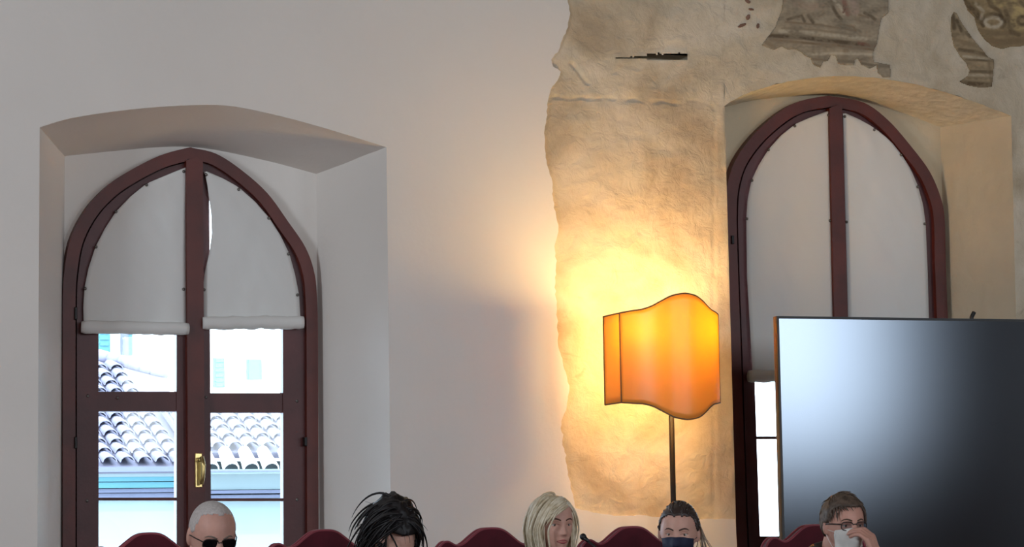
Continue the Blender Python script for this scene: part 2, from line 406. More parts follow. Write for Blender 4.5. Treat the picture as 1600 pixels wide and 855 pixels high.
fresco([(325, -60), (310, 60), (275, 150), (240, 195), (208, 240), (270, 265), (310, 245), (345, 265), (375, 258), (420, 280), (440, 300), (465, 310), (480, 345), (515, 360), (530, 330), (555, 322),
        (575, 290), (600, 300), (610, 340), (660, 350), (690, 350), (700, 315), (715, 310), (735, 345), (780, 365), (815, 345), (820, 385), (850, 412), (888, 410), (885, 345), (800, 330), (793, 290), (800, 265), (815, 235),
        (825, 160), (840, 95), (875, 70), (880, -60)], (156, 143, 122), [
    ([(240, 190), (420, 200), (620, 225), (820, 245)], 11, DK, .85), ([(250, 212), (420, 228), (620, 245), (820, 268)], 6, BR, .8), ([(300, 165), (500, 180), (700, 200), (820, 215)], 8, LT, .5),
    ([(330, 118), (520, 135), (700, 165)], 5, BR, .6), ([(310, 150), (500, 160), (680, 185)], 4, BR, .4), ([(340, 105), (380, 92), (415, 85), (430, 115)], 7, DK, .7), ([(450, 85), (475, 120)], 8, DK, .75),
    ([(570, 10), (585, 50), (605, 85), (625, 105)], 8, DK, .75), ([(590, 5), (620, 40), (640, 75)], 7, LT, .6), ([(640, 10), (660, 75)], 13, RD, .7), ([(690, 0), (700, 60)], 20, (176, 150, 138), .5), ([(750, 70), (780, 85), (805, 105)], 8, DK, .7),
    ([(720, 80), (770, 95)], 5, BR, .6), ([(470, 315), (560, 322)], 6, BR, .7), ([(600, 325), (700, 330), (800, 350), (890, 355)], 7, DK, .55), ([(650, 270), (640, 330)], 14, BR, .4), ([(440, 290), (600, 285), (800, 290)], 6, LT, .5),
    ([(620, 130), (690, 145), (705, 165)], 5, BR, .7), ([(380, 20), (460, 40), (540, 30)], 16, (170, 146, 126), .5), ([(720, 230), (810, 245)], 7, RD, .6), ([(230, 225), (270, 250)], 9, BR, .6), ([(480, 345), (520, 355)], 8, BR, .6)])
fresco([(1225, 62), (1210, 95), (1210, 160), (1225, 240), (1260, 300), (1290, 330), (1310, 375), (1300, 405), (1255, 435), (1300, 455), (1370, 468), (1425, 462), (1435, 380), (1440, 318), (1405, 305), (1370, 260), (1320, 200), (1270, 130), (1240, 75)],
       (156, 138, 110), [([(1215, 80), (1225, 150)], 12, DK, .8), ([(1240, 110), (1265, 165)], 9, DK, .8), ([(1290, 175), (1310, 195)], 8, DK, .7), ([(1255, 265), (1330, 275), (1400, 295)], 9, DK, .7), ([(1275, 300), (1360, 308), (1440, 322)], 6, LT, .5),
                        ([(1290, 318), (1440, 325)], 5, DK, .75), ([(1310, 380), (1440, 385)], 8, DK, .65), ([(1300, 400), (1430, 405)], 6, LT, .4), ([(1255, 438), (1340, 448), (1425, 455)], 12, DK, .85), ([(1230, 210), (1330, 240)], 10, BR, .5), ([(1410, 320), (1425, 460)], 6, BR, .5)])
fresco([(1250, -60), (1300, 55), (1335, 90), (1355, 160), (1390, 210), (1430, 245), (1480, 262), (1520, 250), (1600, 245), (1760, 236), (1760, -60)], (152, 132, 100), [
    ([(1270, 0), (1310, 40), (1345, 70), (1360, 110)], 16, DK, .8), (arcpts(1435, 118, 45, 0, 360, 20, 26), 9, LT, .7), (arcpts(1435, 118, 62, 150, 400, 20, 42), 9, DK, .8), ([(1400, -20), (1420, 30), (1470, 60), (1480, 100)], 9, DK, .7),
    ([(1440, 10), (1470, 30), (1500, 20)], 10, OC, .7), ([(1500, 60), (1520, 110), (1530, 170), (1570, 185)], 11, DK, .7), (arcpts(1590, 110, 48, 90, 330), 14, OC, .8), (arcpts(1590, 110, 22, 60, 330), 8, DK, .75), ([(1540, -10), (1560, 40), (1600, 60)], 14, OC, .8),
    ([(1580, 10), (1620, 50)], 8, DK, .7), ([(1360, 160), (1440, 180), (1520, 175), (1700, 170)], 12, BR, .6), ([(1400, 215), (1480, 225), (1600, 215), (1720, 214)], 18, BR, .7), ([(1340, 20), (1380, 60), (1370, 100)], 8, LT, .5), ([(1650, 20), (1680, 90), (1660, 150)], 11, DK, .6)])
for (cx, cy, w, h, a) in [(130, 8, 16, 8, .5), (148, 50, 14, 6, .2), (132, 92, 10, 16, .4), (100, 135, 24, 8, -.4), (185, 138, 8, 14, .2), (640, 45, 10, 30, .3)]:
    fresco([(cx+w*math.cos(t)*math.cos(a)-h*math.sin(t)*math.sin(a), cy+w*math.cos(t)*math.sin(a)+h*math.sin(t)*math.cos(a)) for t in [k*PI/5 for k in range(10)]], (124, 96, 82), [], 3.0)

# rest of the hall
fl = raw('floor', [(X0, Y0, 0), (X1, Y0, 0), (X1, Y1+.6, 0), (X0, Y1+.6, 0)], [(0, 1, 2, 3)], M_FLOOR); struct(fl)
ce = raw('ceiling', [(X0-.3, Y0-.3, ZT), (X1+.3, Y0-.3, ZT), (X1+.3, Y1+.9, ZT), (X0-.3, Y1+.9, ZT)], [(0, 3, 2, 1)], M_CEIL); struct(ce)
struct(raw('wall_left', [(X0, Y0, 0), (X0, Y1+.9, 0), (X0, Y1+.9, ZT), (X0, Y0, ZT)], [(0, 1, 2, 3)], M_ROOM))
struct(raw('wall_right', [(X1, Y0, 0), (X1, Y1+.9, 0), (X1, Y1+.9, ZT), (X1, Y0, ZT)], [(3, 2, 1, 0)], M_ROOM))
struct(raw('wall_front', [(X0, Y0, 0), (X1, Y0, 0), (X1, Y0, ZT), (X0, Y0, ZT)], [(0, 1, 2, 3)], M_ROOM))
for i, (x, z, w, h) in enumerate(FILL_WINDOWS):  # frames added round the fill lights, no openings behind them
    bm = bmesh.new(); t = .09
    bm_box(bm, x-w/2-t, x-w/2, Y0, Y0+.12, z-h/2-t, z+h/2+t); bm_box(bm, x+w/2, x+w/2+t, Y0, Y0+.12, z-h/2-t, z+h/2+t)
    bm_box(bm, x-w/2, x+w/2, Y0, Y0+.12, z-h/2-t, z-h/2); bm_box(bm, x-w/2, x+w/2, Y0, Y0+.12, z+h/2, z+h/2+t); bm_box(bm, x-.03, x+.03, Y0+.02, Y0+.14, z-h/2, z+h/2)
    struct(obj('window_%d' % (i+3), bm, M_WOOD))

bm = bmesh.new()  # frame added round the fill light on the left
for (ya, yb, za, zb) in ((-5.99, -5.9, 2.1, 4.9), (-4.1, -4.01, 2.1, 4.9), (-5.9, -4.1, 2.11, 2.2), (-5.9, -4.1, 4.8, 4.89), (-5.03, -4.97, 2.2, 4.8)): bm_box(bm, X0, X0+.12, ya, yb, za, zb)
struct(obj('window_6', bm, M_WOOD))
# ------------------------------------------------------------------ the two pointed windows
def window(idx, L, R, fo_l, fo_r, so_l, so_r, mull, holes, rails, bars, hinges, handle, screws, panel_back, bl, br, mpanel):
    root = struct(empty('window_%d' % idx, P((L[0][0]), SILL, DN)))
    def part(name, bm, m, parent=None):
        o = obj(name, bm, m); 
        return keep(o, root) if parent is None else sub(o, parent)
    def sub(o, parent):
        o.parent = parent; o.matrix_parent_inverse = Matrix.Identity(4); return o
    nl = len(L); arcL = catmull(L[:-2], 5)+L[-2:]; arcR = catmull(R[:-2], 5)+R[-2:]
    iL = offset(arcL, -fo_l); iR = offset(arcR, fo_r)
    cx = L[0][0]
    def trim(pl, side):          # the offset curves meet on the centre line
        pl = [p for p in pl if (p[0] <= cx if side < 0 else p[0] >= cx)]
        out = []
        for p in pl:
            if not out or (p[1] > out[-1][1]+.3): out.append(p)
        return out
    iLt, iRt = trim(iL, -1), trim(iR, 1)
    top = (cx, max(iLt[0][1], iRt[0][1])-1)
    yf = DN-.055
    bm = bmesh.new(); prism(bm, [pxl(arcL[::-1]+arcR[1:]+iRt[::-1]+[top]+iLt, yf)], yf, DN+.09); part('frame', bm, M_WOOD)
    sL = trim(offset(arcL, -(fo_l+12)), -1); sR = trim(offset(arcR, fo_r+12), 1)
    bm = bmesh.new(); prism(bm, [pxl(arcL[::-1]+arcR[1:]+sR[::-1]+[(cx, max(sL[0][1], sR[0][1])-1)]+sL, yf)], DN+.026, DN+.085); part('light_stop', bm, M_WOOD)  # rear ring added to block the light leak between frame and sash
    # the plaster panel that closes the niche around the arch
    bm = bmesh.new()
    po = panel_back+[br, bl]; ho = offset(arcL, -4)[:-1]; ho = [p for p in ho if p[0] < cx]; h2 = [p for p in offset(arcR, 4)[:-1] if p[0] > cx]
    out = pxl([bl]+panel_back+[br], DN); hol = pxl(ho[::-1]+[(cx, arcL[0][1]+4)]+h2, DN)
    hol = hol + [(hol[-1][0], out[-1][1]+.06), (hol[0][0], out[0][1]+.06)]
    prism(bm, [out, hol], DN, DN+.10); obj('niche_back', bm, mpanel, wall)
    ys = DN-.028; sashes = []
    for s, (inner, arc, so) in enumerate(((iLt, arcL, so_l), (iRt, arcR, so_r))):
        h = trim(offset(arc, -so if s == 0 else so), -1 if s == 0 else 1); hx = holes[s]       # glass edge beside the meeting stile: (x at top, x at bottom)
        yb = SILL-70
        hp = [p for p in h if (p[0] < hx[0]-3 if s == 0 else p[0] > hx[0]+3) and p[1] < yb]
        xb = lerp_at(h, yb)
        gl = hp + [(xb, yb), (hx[1], yb), (hx[0], hp[0][1])]
        inner = offset(arc, -(fo_l+2.2) if s == 0 else fo_r+2.2); inner = trim(inner, -1 if s == 0 else 1)
        op = [(cx, inner[0][1])] + inner[1:-1] + [(lerp_at(inner, SILL-8), SILL-8), (mull[1][0]+mull[1][1] and (mull[1][0]+mull[1][1])/2, SILL-8)]
        bm = bmesh.new(); prism(bm, [pxl(op, ys), pxl(gl, ys)], ys, ys+.05); sa = part('sash', bm, M_WOOD_L); sashes.append(sa)
        bm = bmesh.new(); prism(bm, [pxl(gl, ys+.025)], ys+.024, ys+.028); g = obj('pane', bm, M_GLASS); sub(g, sa)
        xg = (lambda y: lerp_at(h, y)); xi = (lambda y: hx[0]+(hx[1]-hx[0])*(y-200)/(SILL-200))
        for (ya, yb2) in rails[s]:
            bm = bmesh.new(); prism(bm, [pxl([(xg(ya), ya), (xi(ya), ya), (xi(yb2), yb2), (xg(yb2), yb2)], ys)], ys+.006, ys+.046); sub(obj('rail', bm, M_WOOD_L), sa)
        for y in bars[s]:
            bm = bmesh.new(); prism(bm, [pxl([(xg(y), y-2.2), (xi(y), y-2.2), (xi(y), y+2.2), (xg(y), y+2.2)], ys)], ys+.008, ys+.044); sub(obj('glazing_bar', bm, M_WOOD), sa)
        for (x, y, w, hh) in hinges[s]:
            bm = bmesh.new(); c = P(x, y, yf); bm_box(bm, c.x-w/950, c.x+w/950, yf-.012, yf+.02, c.z-hh/760, c.z+hh/760, .003); sub(obj('hinge', bm, M_DARK), sa)
        for (x, y) in screws[s]:
            bm = bmesh.new(); bm_ell(bm, P(x, y, ys), (.007, .004, .007), u=10, v=6); sub(obj('screw', bm, M_STEEL), sa)
    bm = bmesh.new(); (a0, b0), (a1, b1) = mull
    prism(bm, [pxl([(a0, top[1]+2), ((a0+b0)/2+3, top[1]-3), (b0, top[1]+3), (b1, SILL-8), (a1, SILL-8)], yf-.012)], yf-.012, ys+.05); ms = part('meeting_stile', bm, M_WOOD)
    if handle:
        hx, hy0, hy1 = handle; a = P(hx, hy0, yf-.012); b = P(hx, hy1, yf-.012); cxm = (a.x+b.x)/2
        bm = bmesh.new(); bm_box(bm, cxm-.017, cxm+.017, yf-.018, yf-.010, b.z, a.z, .003); h = sub(obj('handle_plate', bm, M_BRASS), ms)
        bm = bmesh.new(); zm = (a.z+b.z)/2
        bm_tube(bm, [(cxm, yf-.016, zm+.045), (cxm, yf-.05, zm+.045)], .009, 10); bm_tube(bm, [(cxm+.006, yf-.05, zm+.06), (cxm+.012, yf-.055, zm+.02), (cxm+.010, yf-.052, zm-.03), (cxm+.006, yf-.048, zm-.066)], [.010, .011, .010, .008], 10)
        sub(obj('handle', bm, M_BRASS, None, True), ms)
    bm = bmesh.new(); A = P(L[-1][0], SILL-8, yf); B = P(R[-1][0], SILL-8, yf); bm_box(bm, A.x, B.x, yf-.02, DN+.09, A.z-.09, A.z+.015, .006); part('bottom_board', bm, M_WOOD)
    return root
L1 = [(300, 231), (293, 231), (250, 243), (204, 266), (166, 292), (134, 327), (110, 374), (100, 430), (98, 477), (98, 520), (98, 855), (97, SILL)]
R1 = [(300, 231), (337, 240), (375, 264), (417, 301), (450, 346), (478, 388), (492, 430), (496, 477), (497, 520), (498, 855), (500, SILL)]
window(1, L1, R1, 20, 18, 56, 55, ((291, 317), (296, 322)), ((276, 276), (327, 331)),
       (((612, 643),), ((614, 645),)), ((780,), (781,)), (((118, 490, 6, 22), (118, 692, 6, 20)), ((477, 690, 6, 16),)), (310, 708, 762),
       (((137, 619), (136, 783), (184, 622)), ((464, 627), (464, 781), (322, 621))), N1_BACK, (97, SILL), (502, SILL), M_SKIM)
L2 = [(1298, 150), (1290, 150), (1250, 158), (1218, 175), (1180, 208), (1151, 247), (1137, 287), (1133, 334), (1135, 420), (1138, 500), (1150, 855), (1157, SILL)]
R2 = [(1298, 150), (1349, 160), (1388, 188), (1423, 228), (1452, 267), (1469, 306), (1476, 341), (1478, 414), (1481, 495), (1492, 855), (1499, SILL)]
window(2, L2, R2, 18, 17, 38, 44, ((1296, 1316), (1318, 1340)), ((1290, 1312), (1322, 1344)),
       (((838, 872),), ((838, 872),)), ((684,), (684,)), (((1144, 375, 6, 16),), ()), None,
       ((), ()), N2_BACK, (1140, SILL), (1497, SILL), M_NICHE_OLD)

# ------------------------------------------------------------------ fabric blinds
def blind(label, left, right, y_top, y_bot, roll, tacks, Y, seed, sag=0.0):
    root = empty('fabric_blind', P((left[-1][0]+right[-1][0])/2, y_bot, Y)); tag(root, label, 'blind', 'fabric blinds pinned to the arched windows')
    ny, nx = 44, 22; vs = []; fs = []
    for i in range(ny+1):
        y = y_top+(y_bot-y_top)*(i/ny)
        xl, xr = lerp_at(left, y), lerp_at(right, y)
        for j in range(nx+1):
            x = xl+(xr-xl)*j/nx; v = P(x, y, Y)
            w = math.sin(PI*j/nx)
            v.y += -.006*w + .006*w*nz(x*.035+y*.010, y*.004, seed) + .004*nz(x*.06-y*.03, y*.02, seed+3)*w
            vs.append(v)
    for i in range(ny):
        for j in range(nx):
            a = i*(nx+1)+j; fs.append((a, a+1, a+nx+2, a+nx+1))
    o = raw('cloth', vs, fs, M_BLIND, None, True); keep(o, root); md = o.modifiers.new('thickness', 'SOLIDIFY'); md.thickness = .002
    (xa, ya, xb, yb, rr) = roll; bm = bmesh.new(); pts = []; rad = []
    for k in range(25):
        t = k/24; x = xa+(xb-xa)*t; y = ya+(yb-ya)*t+2.0*nz(x*.05, seed)
        p = P(x, y, Y-.022); p.y += .004*nz(x*.1, seed+1); pts.append(p); rad.append(rr*(1+.18*nz(x*.09, seed+2))*(1.0 if 0 < k < 24 else .86))
    bm_tube(bm, pts, rad, 12); keep(obj('rolled_hem', bm, M_BLIND, None, True), root)
    for (x, y) in tacks:
        bm = bmesh.new(); bm_ell(bm, P(x, y, Y-.006), (.0075, .006, .0075), u=10, v=6); keep(obj('tack', bm, M_STEEL, None, True), root)
YB = DN-.045
blind('white fabric blind on the left half of the window with the brass handle',
      [(290, 262), (255, 276), (229, 287), (204, 307), (181, 331), (164, 357), (149, 386), (138, 420), (132, 450), (130, 480), (131, 512)], [(291, 262), (290, 400), (291, 515)], 262.5, 510,
      (127, 511, 294, 514, .030), [(229, 289), (181, 331), (150, 386), (133, 451), (287, 268), (287, 452)], YB, 1)
blind('white fabric blind gaping from the centre post of the window with the brass handle',
      [(319, 268), (324, 290), (330, 335), (331, 365), (327, 395), (320, 425), (317, 450), (318, 512)], [(322, 268), (350, 280), (373, 293), (398, 315), (420, 340), (438, 368), (452, 397), (461, 430), (467, 461), (470, 512)], 268.5, 504,
      (317, 505, 474, 504, .031), [(322, 273), (373, 296), (420, 341), (451, 397), (465, 461), (319, 453)], YB-.004, 2)
blind('long cream fabric blind on the arched window half nearest the lamp',
      [(1293, 174), (1270, 182), (1242, 194), (1220, 212), (1201, 233), (1186, 257), (1174, 282), (1168, 312), (1166, 341), (1167, 430), (1171, 500), (1176, 590)], [(1296, 174), (1303, 494), (1306, 590)], 174.5, 585,
      (1170, 588, 1308, 590, .030), [(1242, 197), (1201, 234), (1175, 282), (1167, 342), (1294, 180), (1297, 345)], YB, 3)
blind('long cream fabric blind right of the centre post above the television',
      [(1317, 177), (1321, 345), (1325, 495), (1328, 590)], [(1320, 177), (1345, 188), (1366, 200), (1390, 219), (1408, 241), (1423, 265), (1434, 291), (1442, 320), (1446, 350), (1449, 420), (1451, 495), (1454, 590)], 177.5, 585,
      (1326, 588, 1456, 590, .030), [(1366, 203), (1408, 242), (1434, 292), (1445, 350), (1320, 182), (1323, 347)], YB, 4)

# ------------------------------------------------------------------ floor lamp
def floor_lamp():
    YE = -.42; w = .243; b = .18; dep = .20
    c = P(1047, 560, YE); xc = c.x; z = lambda py: P(1047, py, YE).z
    root = empty('floor_lamp', (xc, YE, 0)); tag(root, 'floor lamp with glowing amber scalloped shade on thin dark pole', 'lamp')
    def yf(u): return YE - b*(1-u*u)
    prof = catmull([(0, 0), (.12, 1.2), (.26, 4), (.42, 11), (.56, 18), (.70, 22.5), (.84, 24), (1.0, 26)], 6)   # drop of the scalloped edge from the centre, in pixels
    def drop(u):
        u = abs(u)
        for (a, p), (q, r) in zip(prof, prof[1:]):
            if a <= u <= q: return p+(r-p)*(u-a)/max(q-a, 1e-9)
        return prof[-1][1]
    k = .00295
    vs = []; fs = []; n = 48; m = 20; zt, zb = z(464), z(659)
    for i in range(n+1):
        u = -1+2*i/n; a = zt-drop(u)*k; e = zb+drop(u)*k*1.12
        for j in range(m+1): vs.append((xc+w*u, yf(u), a+(e-a)*j/m))
    for i in range(n):
        for j in range(m):
            p = i*(m+1)+j; fs.append((p, p+m+1, p+m+2, p+1))
    o = raw('shade_front', vs, fs, M_SHADE, None, True); keep(o, root); o.modifiers.new('thickness', 'SOLIDIFY').thickness = .002
    za, ze = zt-drop(1)*k, zb+drop(1)*k*1.12
    trim = bmesh.new()
    for s in (-1, 1):
        vs = []; fs = []
        for i in range(7):
            for j in range(11): vs.append((xc+s*(w-.004*i/6), YE+dep*i/6, za+(ze-za)*j/10))
        for i in range(6):
            for j in range(10):
                p = i*11+j; fs.append((p, p+11, p+12, p+1))
        o = raw('shade_wing', vs, fs, M_SHADE, None, True); keep(o, root); o.modifiers.new('thickness', 'SOLIDIFY').thickness = .002
        bm_tube(trim, [(xc+s*w, YE, za), (xc+s*w, YE, ze)], .0035, 6); bm_tube(trim, [(xc+s*(w-.004), YE+dep, za), (xc+s*(w-.004), YE+dep, ze)], .0035, 6)
        for zz in (za, ze): bm_tube(trim, [(xc+s*w, YE, zz), (xc+s*(w-.004), YE+dep, zz)], .0035, 6)
    for top in (True, False):
        bm_tube(trim, [(xc+w*u, yf(u), (zt-drop(u)*k) if top else (zb+drop(u)*k*1.12)) for u in [-1+2*i/60 for i in range(61)]], .0038, 6)
    keep(obj('shade_trim', trim, mat('grey_braid', (112, 92, 70), .8, .1, 40), None, True), root)
    bm = bmesh.new(); bm_tube(bm, [(xc, YE, .03), (xc, YE, z(560))], .0125, 14); keep(obj('pole', bm, M_DARK, None, True), root)
    bm = bmesh.new(); bm_tube(bm, [(xc, YE, 0), (xc, YE, .015), (xc, YE, .03), (xc, YE, .04)], [.16, .16, .13, .03], 32); keep(obj('base', bm, M_DARK, None, True), root)
    bm = bmesh.new(); zz = z(556); bm_tube(bm, [(xc-.11, YE-.03, zz), (xc+.11, YE-.03, zz)], .008, 8); bm_tube(bm, [(xc, YE, zz), (xc, YE-.03, zz)], .008, 8)
    keep(obj('bulb_arm', bm, M_BRASS, None, True), root)
    mb = bpy.data.materials.new('lit_bulb'); mb.use_nodes = True; e = mb.node_tree.nodes['Principled BSDF']; e.inputs['Emission Color'].default_value = (1, .62, .25, 1); e.inputs['Emission Strength'].default_value = 12
    for s in (-1, 1):
        bm = bmesh.new(); bm_tube(bm, [(xc+s*.11, YE-.03, zz-.005), (xc+s*.11, YE-.03, zz+.05)], .014, 10); keep(obj('bulb_holder', bm, M_BRASS, None, True), root)
        bm = bmesh.new(); bm_ell(bm, (xc+s*.11, YE-.03, zz+.06), (.018, .018, .026)); bo = keep(obj('bulb', bm, mb, None, True), root)
        bo.visible_shadow = True
        l = bpy.data.lights.new('bulb_light', 'POINT'); l.energy = 14; l.color = (1, .68, .26); l.shadow_soft_size = .06
        lo = bpy.data.objects.new('bulb_light', l); COL.objects.link(lo); lo.location = (xc+s*.11, YE-.03, zz+.115)
floor_lamp()

# ------------------------------------------------------------------ television
def television():
    Y = -.75; a = P(1213, 494, Y); wd, ht, th = 2.02, 1.16, .036
    x0, z1 = a.x, a.z; z0 = z1-ht
    root = empty('television', (x0+wd/2, Y+th/2, 0)); tag(root, 'large black flat-screen television on stand before the arched window', 'television')
    bm = bmesh.new(); bm_box(bm, x0, x0+wd, Y+.004, Y+th, z0, z1, .004); keep(obj('casing', bm, mat('dark_casing', (74, 72, 70), .4, .05, 20)), root)
    m = mat_screen(); bm = bmesh.new(); e = .011
    bm_box(bm, x0+e, x0+wd-e, Y-.001, Y+.012, z0+e, z1-e); keep(obj('screen', bm, m), root)
    bm = bmesh.new()
    for (p, q, r, s) in ((x0, x0+e, z0, z1), (x0+wd-e, x0+wd, z0, z1), (x0+e, x0+wd-e, z1-e, z1), (x0+e, x0+wd-e, z0, z0+e)): bm_box(bm, p, q, Y-.004, Y+.010, r, s)
    keep(obj('bezel', bm, M_BLACK), root)
    for s in (.62, 1.40):
        bm = bmesh.new(); bm_box(bm, x0+s-.03, x0+s+.03, Y+th, Y+th+.05, .06, z1-.12, .004); keep(obj('stand_post', bm, M_BLACK), root)
    for s in (.62, 1.40):
        bm = bmesh.new(); bm_box(bm, x0+s-.04, x0+s+.04, Y-.30, Y+.40, .03, .08, .008); bm_box(bm, x0+s-.03, x0+s+.03, Y-.29, Y-.22, 0, .04); bm_box(bm, x0+s-.03, x0+s+.03, Y+.32, Y+.39, 0, .04); keep(obj('stand_foot', bm, M_BLACK), root)
    bm = bmesh.new(); bm_box(bm, x0+.62, x0+1.40, Y+th+.005, Y+th+.045, z0+.35, z0+.43); keep(obj('cross_bar', bm, M_BLACK), root)
    p = P(1518, 496, Y+.03); q = P(1522, 488, Y+.03); bm = bmesh.new(); bm_tube(bm, [p-Vector((0, 0, .03)), p, q], [.010, .010, .010], 8); keep(obj('antenna_stub', bm, M_BLACK), root)
television()

# ------------------------------------------------------------------ chairs
YC = -1.45
def make_chair():
    root = empty('upholstered_chair')
    half = catmull([(0, 0), (.03, -.002), (.055, -.011), (.085, -.032), (.115, -.055), (.14, -.066), (.16, -.062), (.185, -.050), (.207, -.056), (.228, -.085), (.235, -.14)], 4)
    out = [(-x, z) for x, z in half[::-1]] + half[1:]
    full = out + [(.225, -.62), (-.225, -.62)]
    bm = bmesh.new(); prism(bm, [full], -.028, .028)
    bo = obj('backrest', bm, M_VELVET, root); bv = bo.modifiers.new('soft_edge', 'BEVEL'); bv.width = .010; bv.segments = 3; bv.limit_method = 'ANGLE'; bv.angle_limit = .9
    bm = bmesh.new(); bm_tube(bm, [(x, -.022, z+.001) for x, z in full[:-2]]+[(.225, -.022, -.62)], .0065, 8)
    po = obj('piping', bm, M_PIPING, root, True)
    bm = bmesh.new(); bm_tube(bm, [(x, .022, z+.001) for x, z in full[:-2]]+[(.225, .022, -.62)], .0065, 8); obj('piping', bm, M_PIPING, root, True)
    bm = bmesh.new(); bm_box(bm, -.25, .25, -.50, .02, -.78, -.68, .02); obj('seat', bm, M_VELVET, root)
    bm = bmesh.new(); bm_box(bm, -.24, .24, -.49, .02, -.83, -.775); obj('apron', bm, M_CHAIRWOOD, root)
    for sx in (-1, 1):
        for yy in (-.46, .0):
            bm = bmesh.new(); bm_tube(bm, [(sx*.215, yy, -.62 if yy == 0 else -.78), (sx*.215, yy, -.83), (sx*.215, yy+(.03 if yy == 0 else 0), CH_BASE)], [.022, .024, .015], 8); obj('leg', bm, M_CHAIRWOOD, root)
    return root
CH_BASE = -1.16
def copy_tree(o):
    c = o.copy(); COL.objects.link(c)
    for ch in o.children:
        k = ch.copy(); COL.objects.link(k); k.parent = c
    return c
chair0 = None
for (px, py, lab) in [(232, 835, 'maroon velvet chair with humped back beside the close-cropped man in dark glasses'), (505, 830, 'maroon velvet chair with humped back beside the woman with tousled black hair'),
                      (765, 827, 'maroon velvet chair with humped back beside the blonde woman'), (985, 825, 'maroon velvet chair with humped back next to the microphone and masked woman'),
                      (1270, 822, 'maroon velvet chair with humped back behind the man holding his white mask')]:
    o = chair0 or None
    if o is None: chair0 = o = make_chair()
    else: o = copy_tree(chair0)
    v = P(px, py, YC); o.location = (v.x, YC, v.z); o.scale = (1, 1, v.z/1.16)
    tag(o, lab, 'chair', 'maroon chairs behind the panel table')

# table under the picture's lower edge, with the microphone on it
XA, XB = P(40, 855, -2.5).x, P(1560, 855, -2.5).x
t = empty('panel_table', ((XA+XB)/2, -2.6, 0)); tag(t, 'long dark wooden table in front of the seated people', 'table')
bm = bmesh.new(); bm_box(bm, XA, XB, -2.95, -2.32, .71, .75, .006); keep(obj('table_top', bm, M_TABLE), t)
bm = bmesh.new(); bm_box(bm, XA+.05, XB-.05, -2.91, -2.89, .12, .71); keep(obj('modesty_panel', bm, M_TABLE), t)
for i in range(4):
    x = XA+.12+(XB-XA-.24)*i/3; bm = bmesh.new(); bm_box(bm, x-.03, x+.03, -2.89, -2.40, 0, .71); keep(obj('trestle', bm, M_TABLE), t)
a = P(911, 839, -2.42); b = P(931, 856, -2.47)
base = Vector((b.x+.05, -2.62, .75)); mc = empty('gooseneck_microphone', base); tag(mc, 'black gooseneck microphone beside the blonde woman', 'microphone')
bm = bmesh.new(); bm_box(bm, base.x-.05, base.x+.05, base.y-.06, base.y+.06, .75, .785, .008); keep(obj('base', bm, M_BLACK), mc)
bm = bmesh.new(); bm_tube(bm, [base+Vector((0, 0, .03)), base.lerp(b, .35)+Vector((.02, 0, .03)), base.lerp(b, .7)+Vector((.025, 0, .03)), b, a], .0045, 8); keep(obj('gooseneck', bm, M_BLACK, None, True), mc)
bm = bmesh.new(); d = (a-b).normalized(); bm_ell(bm, a, (.0125, .0125, .0125)); bm_tube(bm, [a-d*.03, a], [.006, .010], 10); keep(obj('foam_head', bm, M_BLACK, None, True), mc)

# ------------------------------------------------------------------ people
def head_def(n):
    x, y, z = n; s = max(0, -z); t = max(0, z)
    dm = ((1-min(t, .985)**2.7)/(1-min(t, .985)**2))**.5
    X = .0765*x*(1-.30*s**1.6)*(1+.04*math.exp(-((z-.35)/.4)**2))*dm
    Y = (.094*y*(1-.04*s)) if y < 0 else (.104*y*(1-.50*s**1.2))
    Y *= dm; Z = .118*z; Y -= .045*s*s
    w = max(0, min(1, (-y)*2.2)) if y < 0 else 0
    if w:
        ax = abs(X)
        f = 0
        if .014 > Z > -.050: f = ((.014-Z)/.052) if Z > -.038 else max(0, (Z+.050)/.012)
        d = .023*math.exp(-(X/(.008+.006*f))**2)*f
        d += .007*math.exp(-((ax-.013)/.007)**2-((Z+.038)/.008)**2)
        d -= .010*math.exp(-((ax-.032)/.017)**2-((Z-.001)/.012)**2)
        d += .004*math.exp(-((ax-.028)/.02)**2-((Z-.019)/.008)**2)
        d += .006*math.exp(-(X/.024)**2-((Z+.068)/.018)**2) - .003*math.exp(-(X/.024)**2-((Z+.068)/.003)**2)
        d += .007*math.exp(-(X/.02)**2-((Z+.104)/.013)**2) + .003*math.exp(-((ax-.045)/.02)**2-((Z+.03)/.02)**2)
        Y -= d*w
    return Vector((X, Y, Z))
def unit_sphere(u, v):
    bm = bmesh.new(); bmesh.ops.create_uvsphere(bm, u_segments=u, v_segments=v, radius=1); return bm
_hb = unit_sphere(72, 56); HV = [(v.co.copy(), head_def(v.co.normalized())) for v in _hb.verts]; _hb.free()
def surf(X, Z):                  # front surface of the face at (X, Z)
    best = sorted(HV, key=lambda q: (q[1].x-X)**2+(q[1].z-Z)**2+(1 if q[0].y > 0 else 0))[:4]
    ws = [1/(1e-6+(q[1].x-X)**2+(q[1].z-Z)**2) for q in best]
    return Vector((X, sum(q[1].y*w for q, w in zip(best, ws))/sum(ws), Z))
def skin(name, rgb): return mat(name, rgb, .5, .12, 25, .0004, 200, sub=.15, spec=.35)
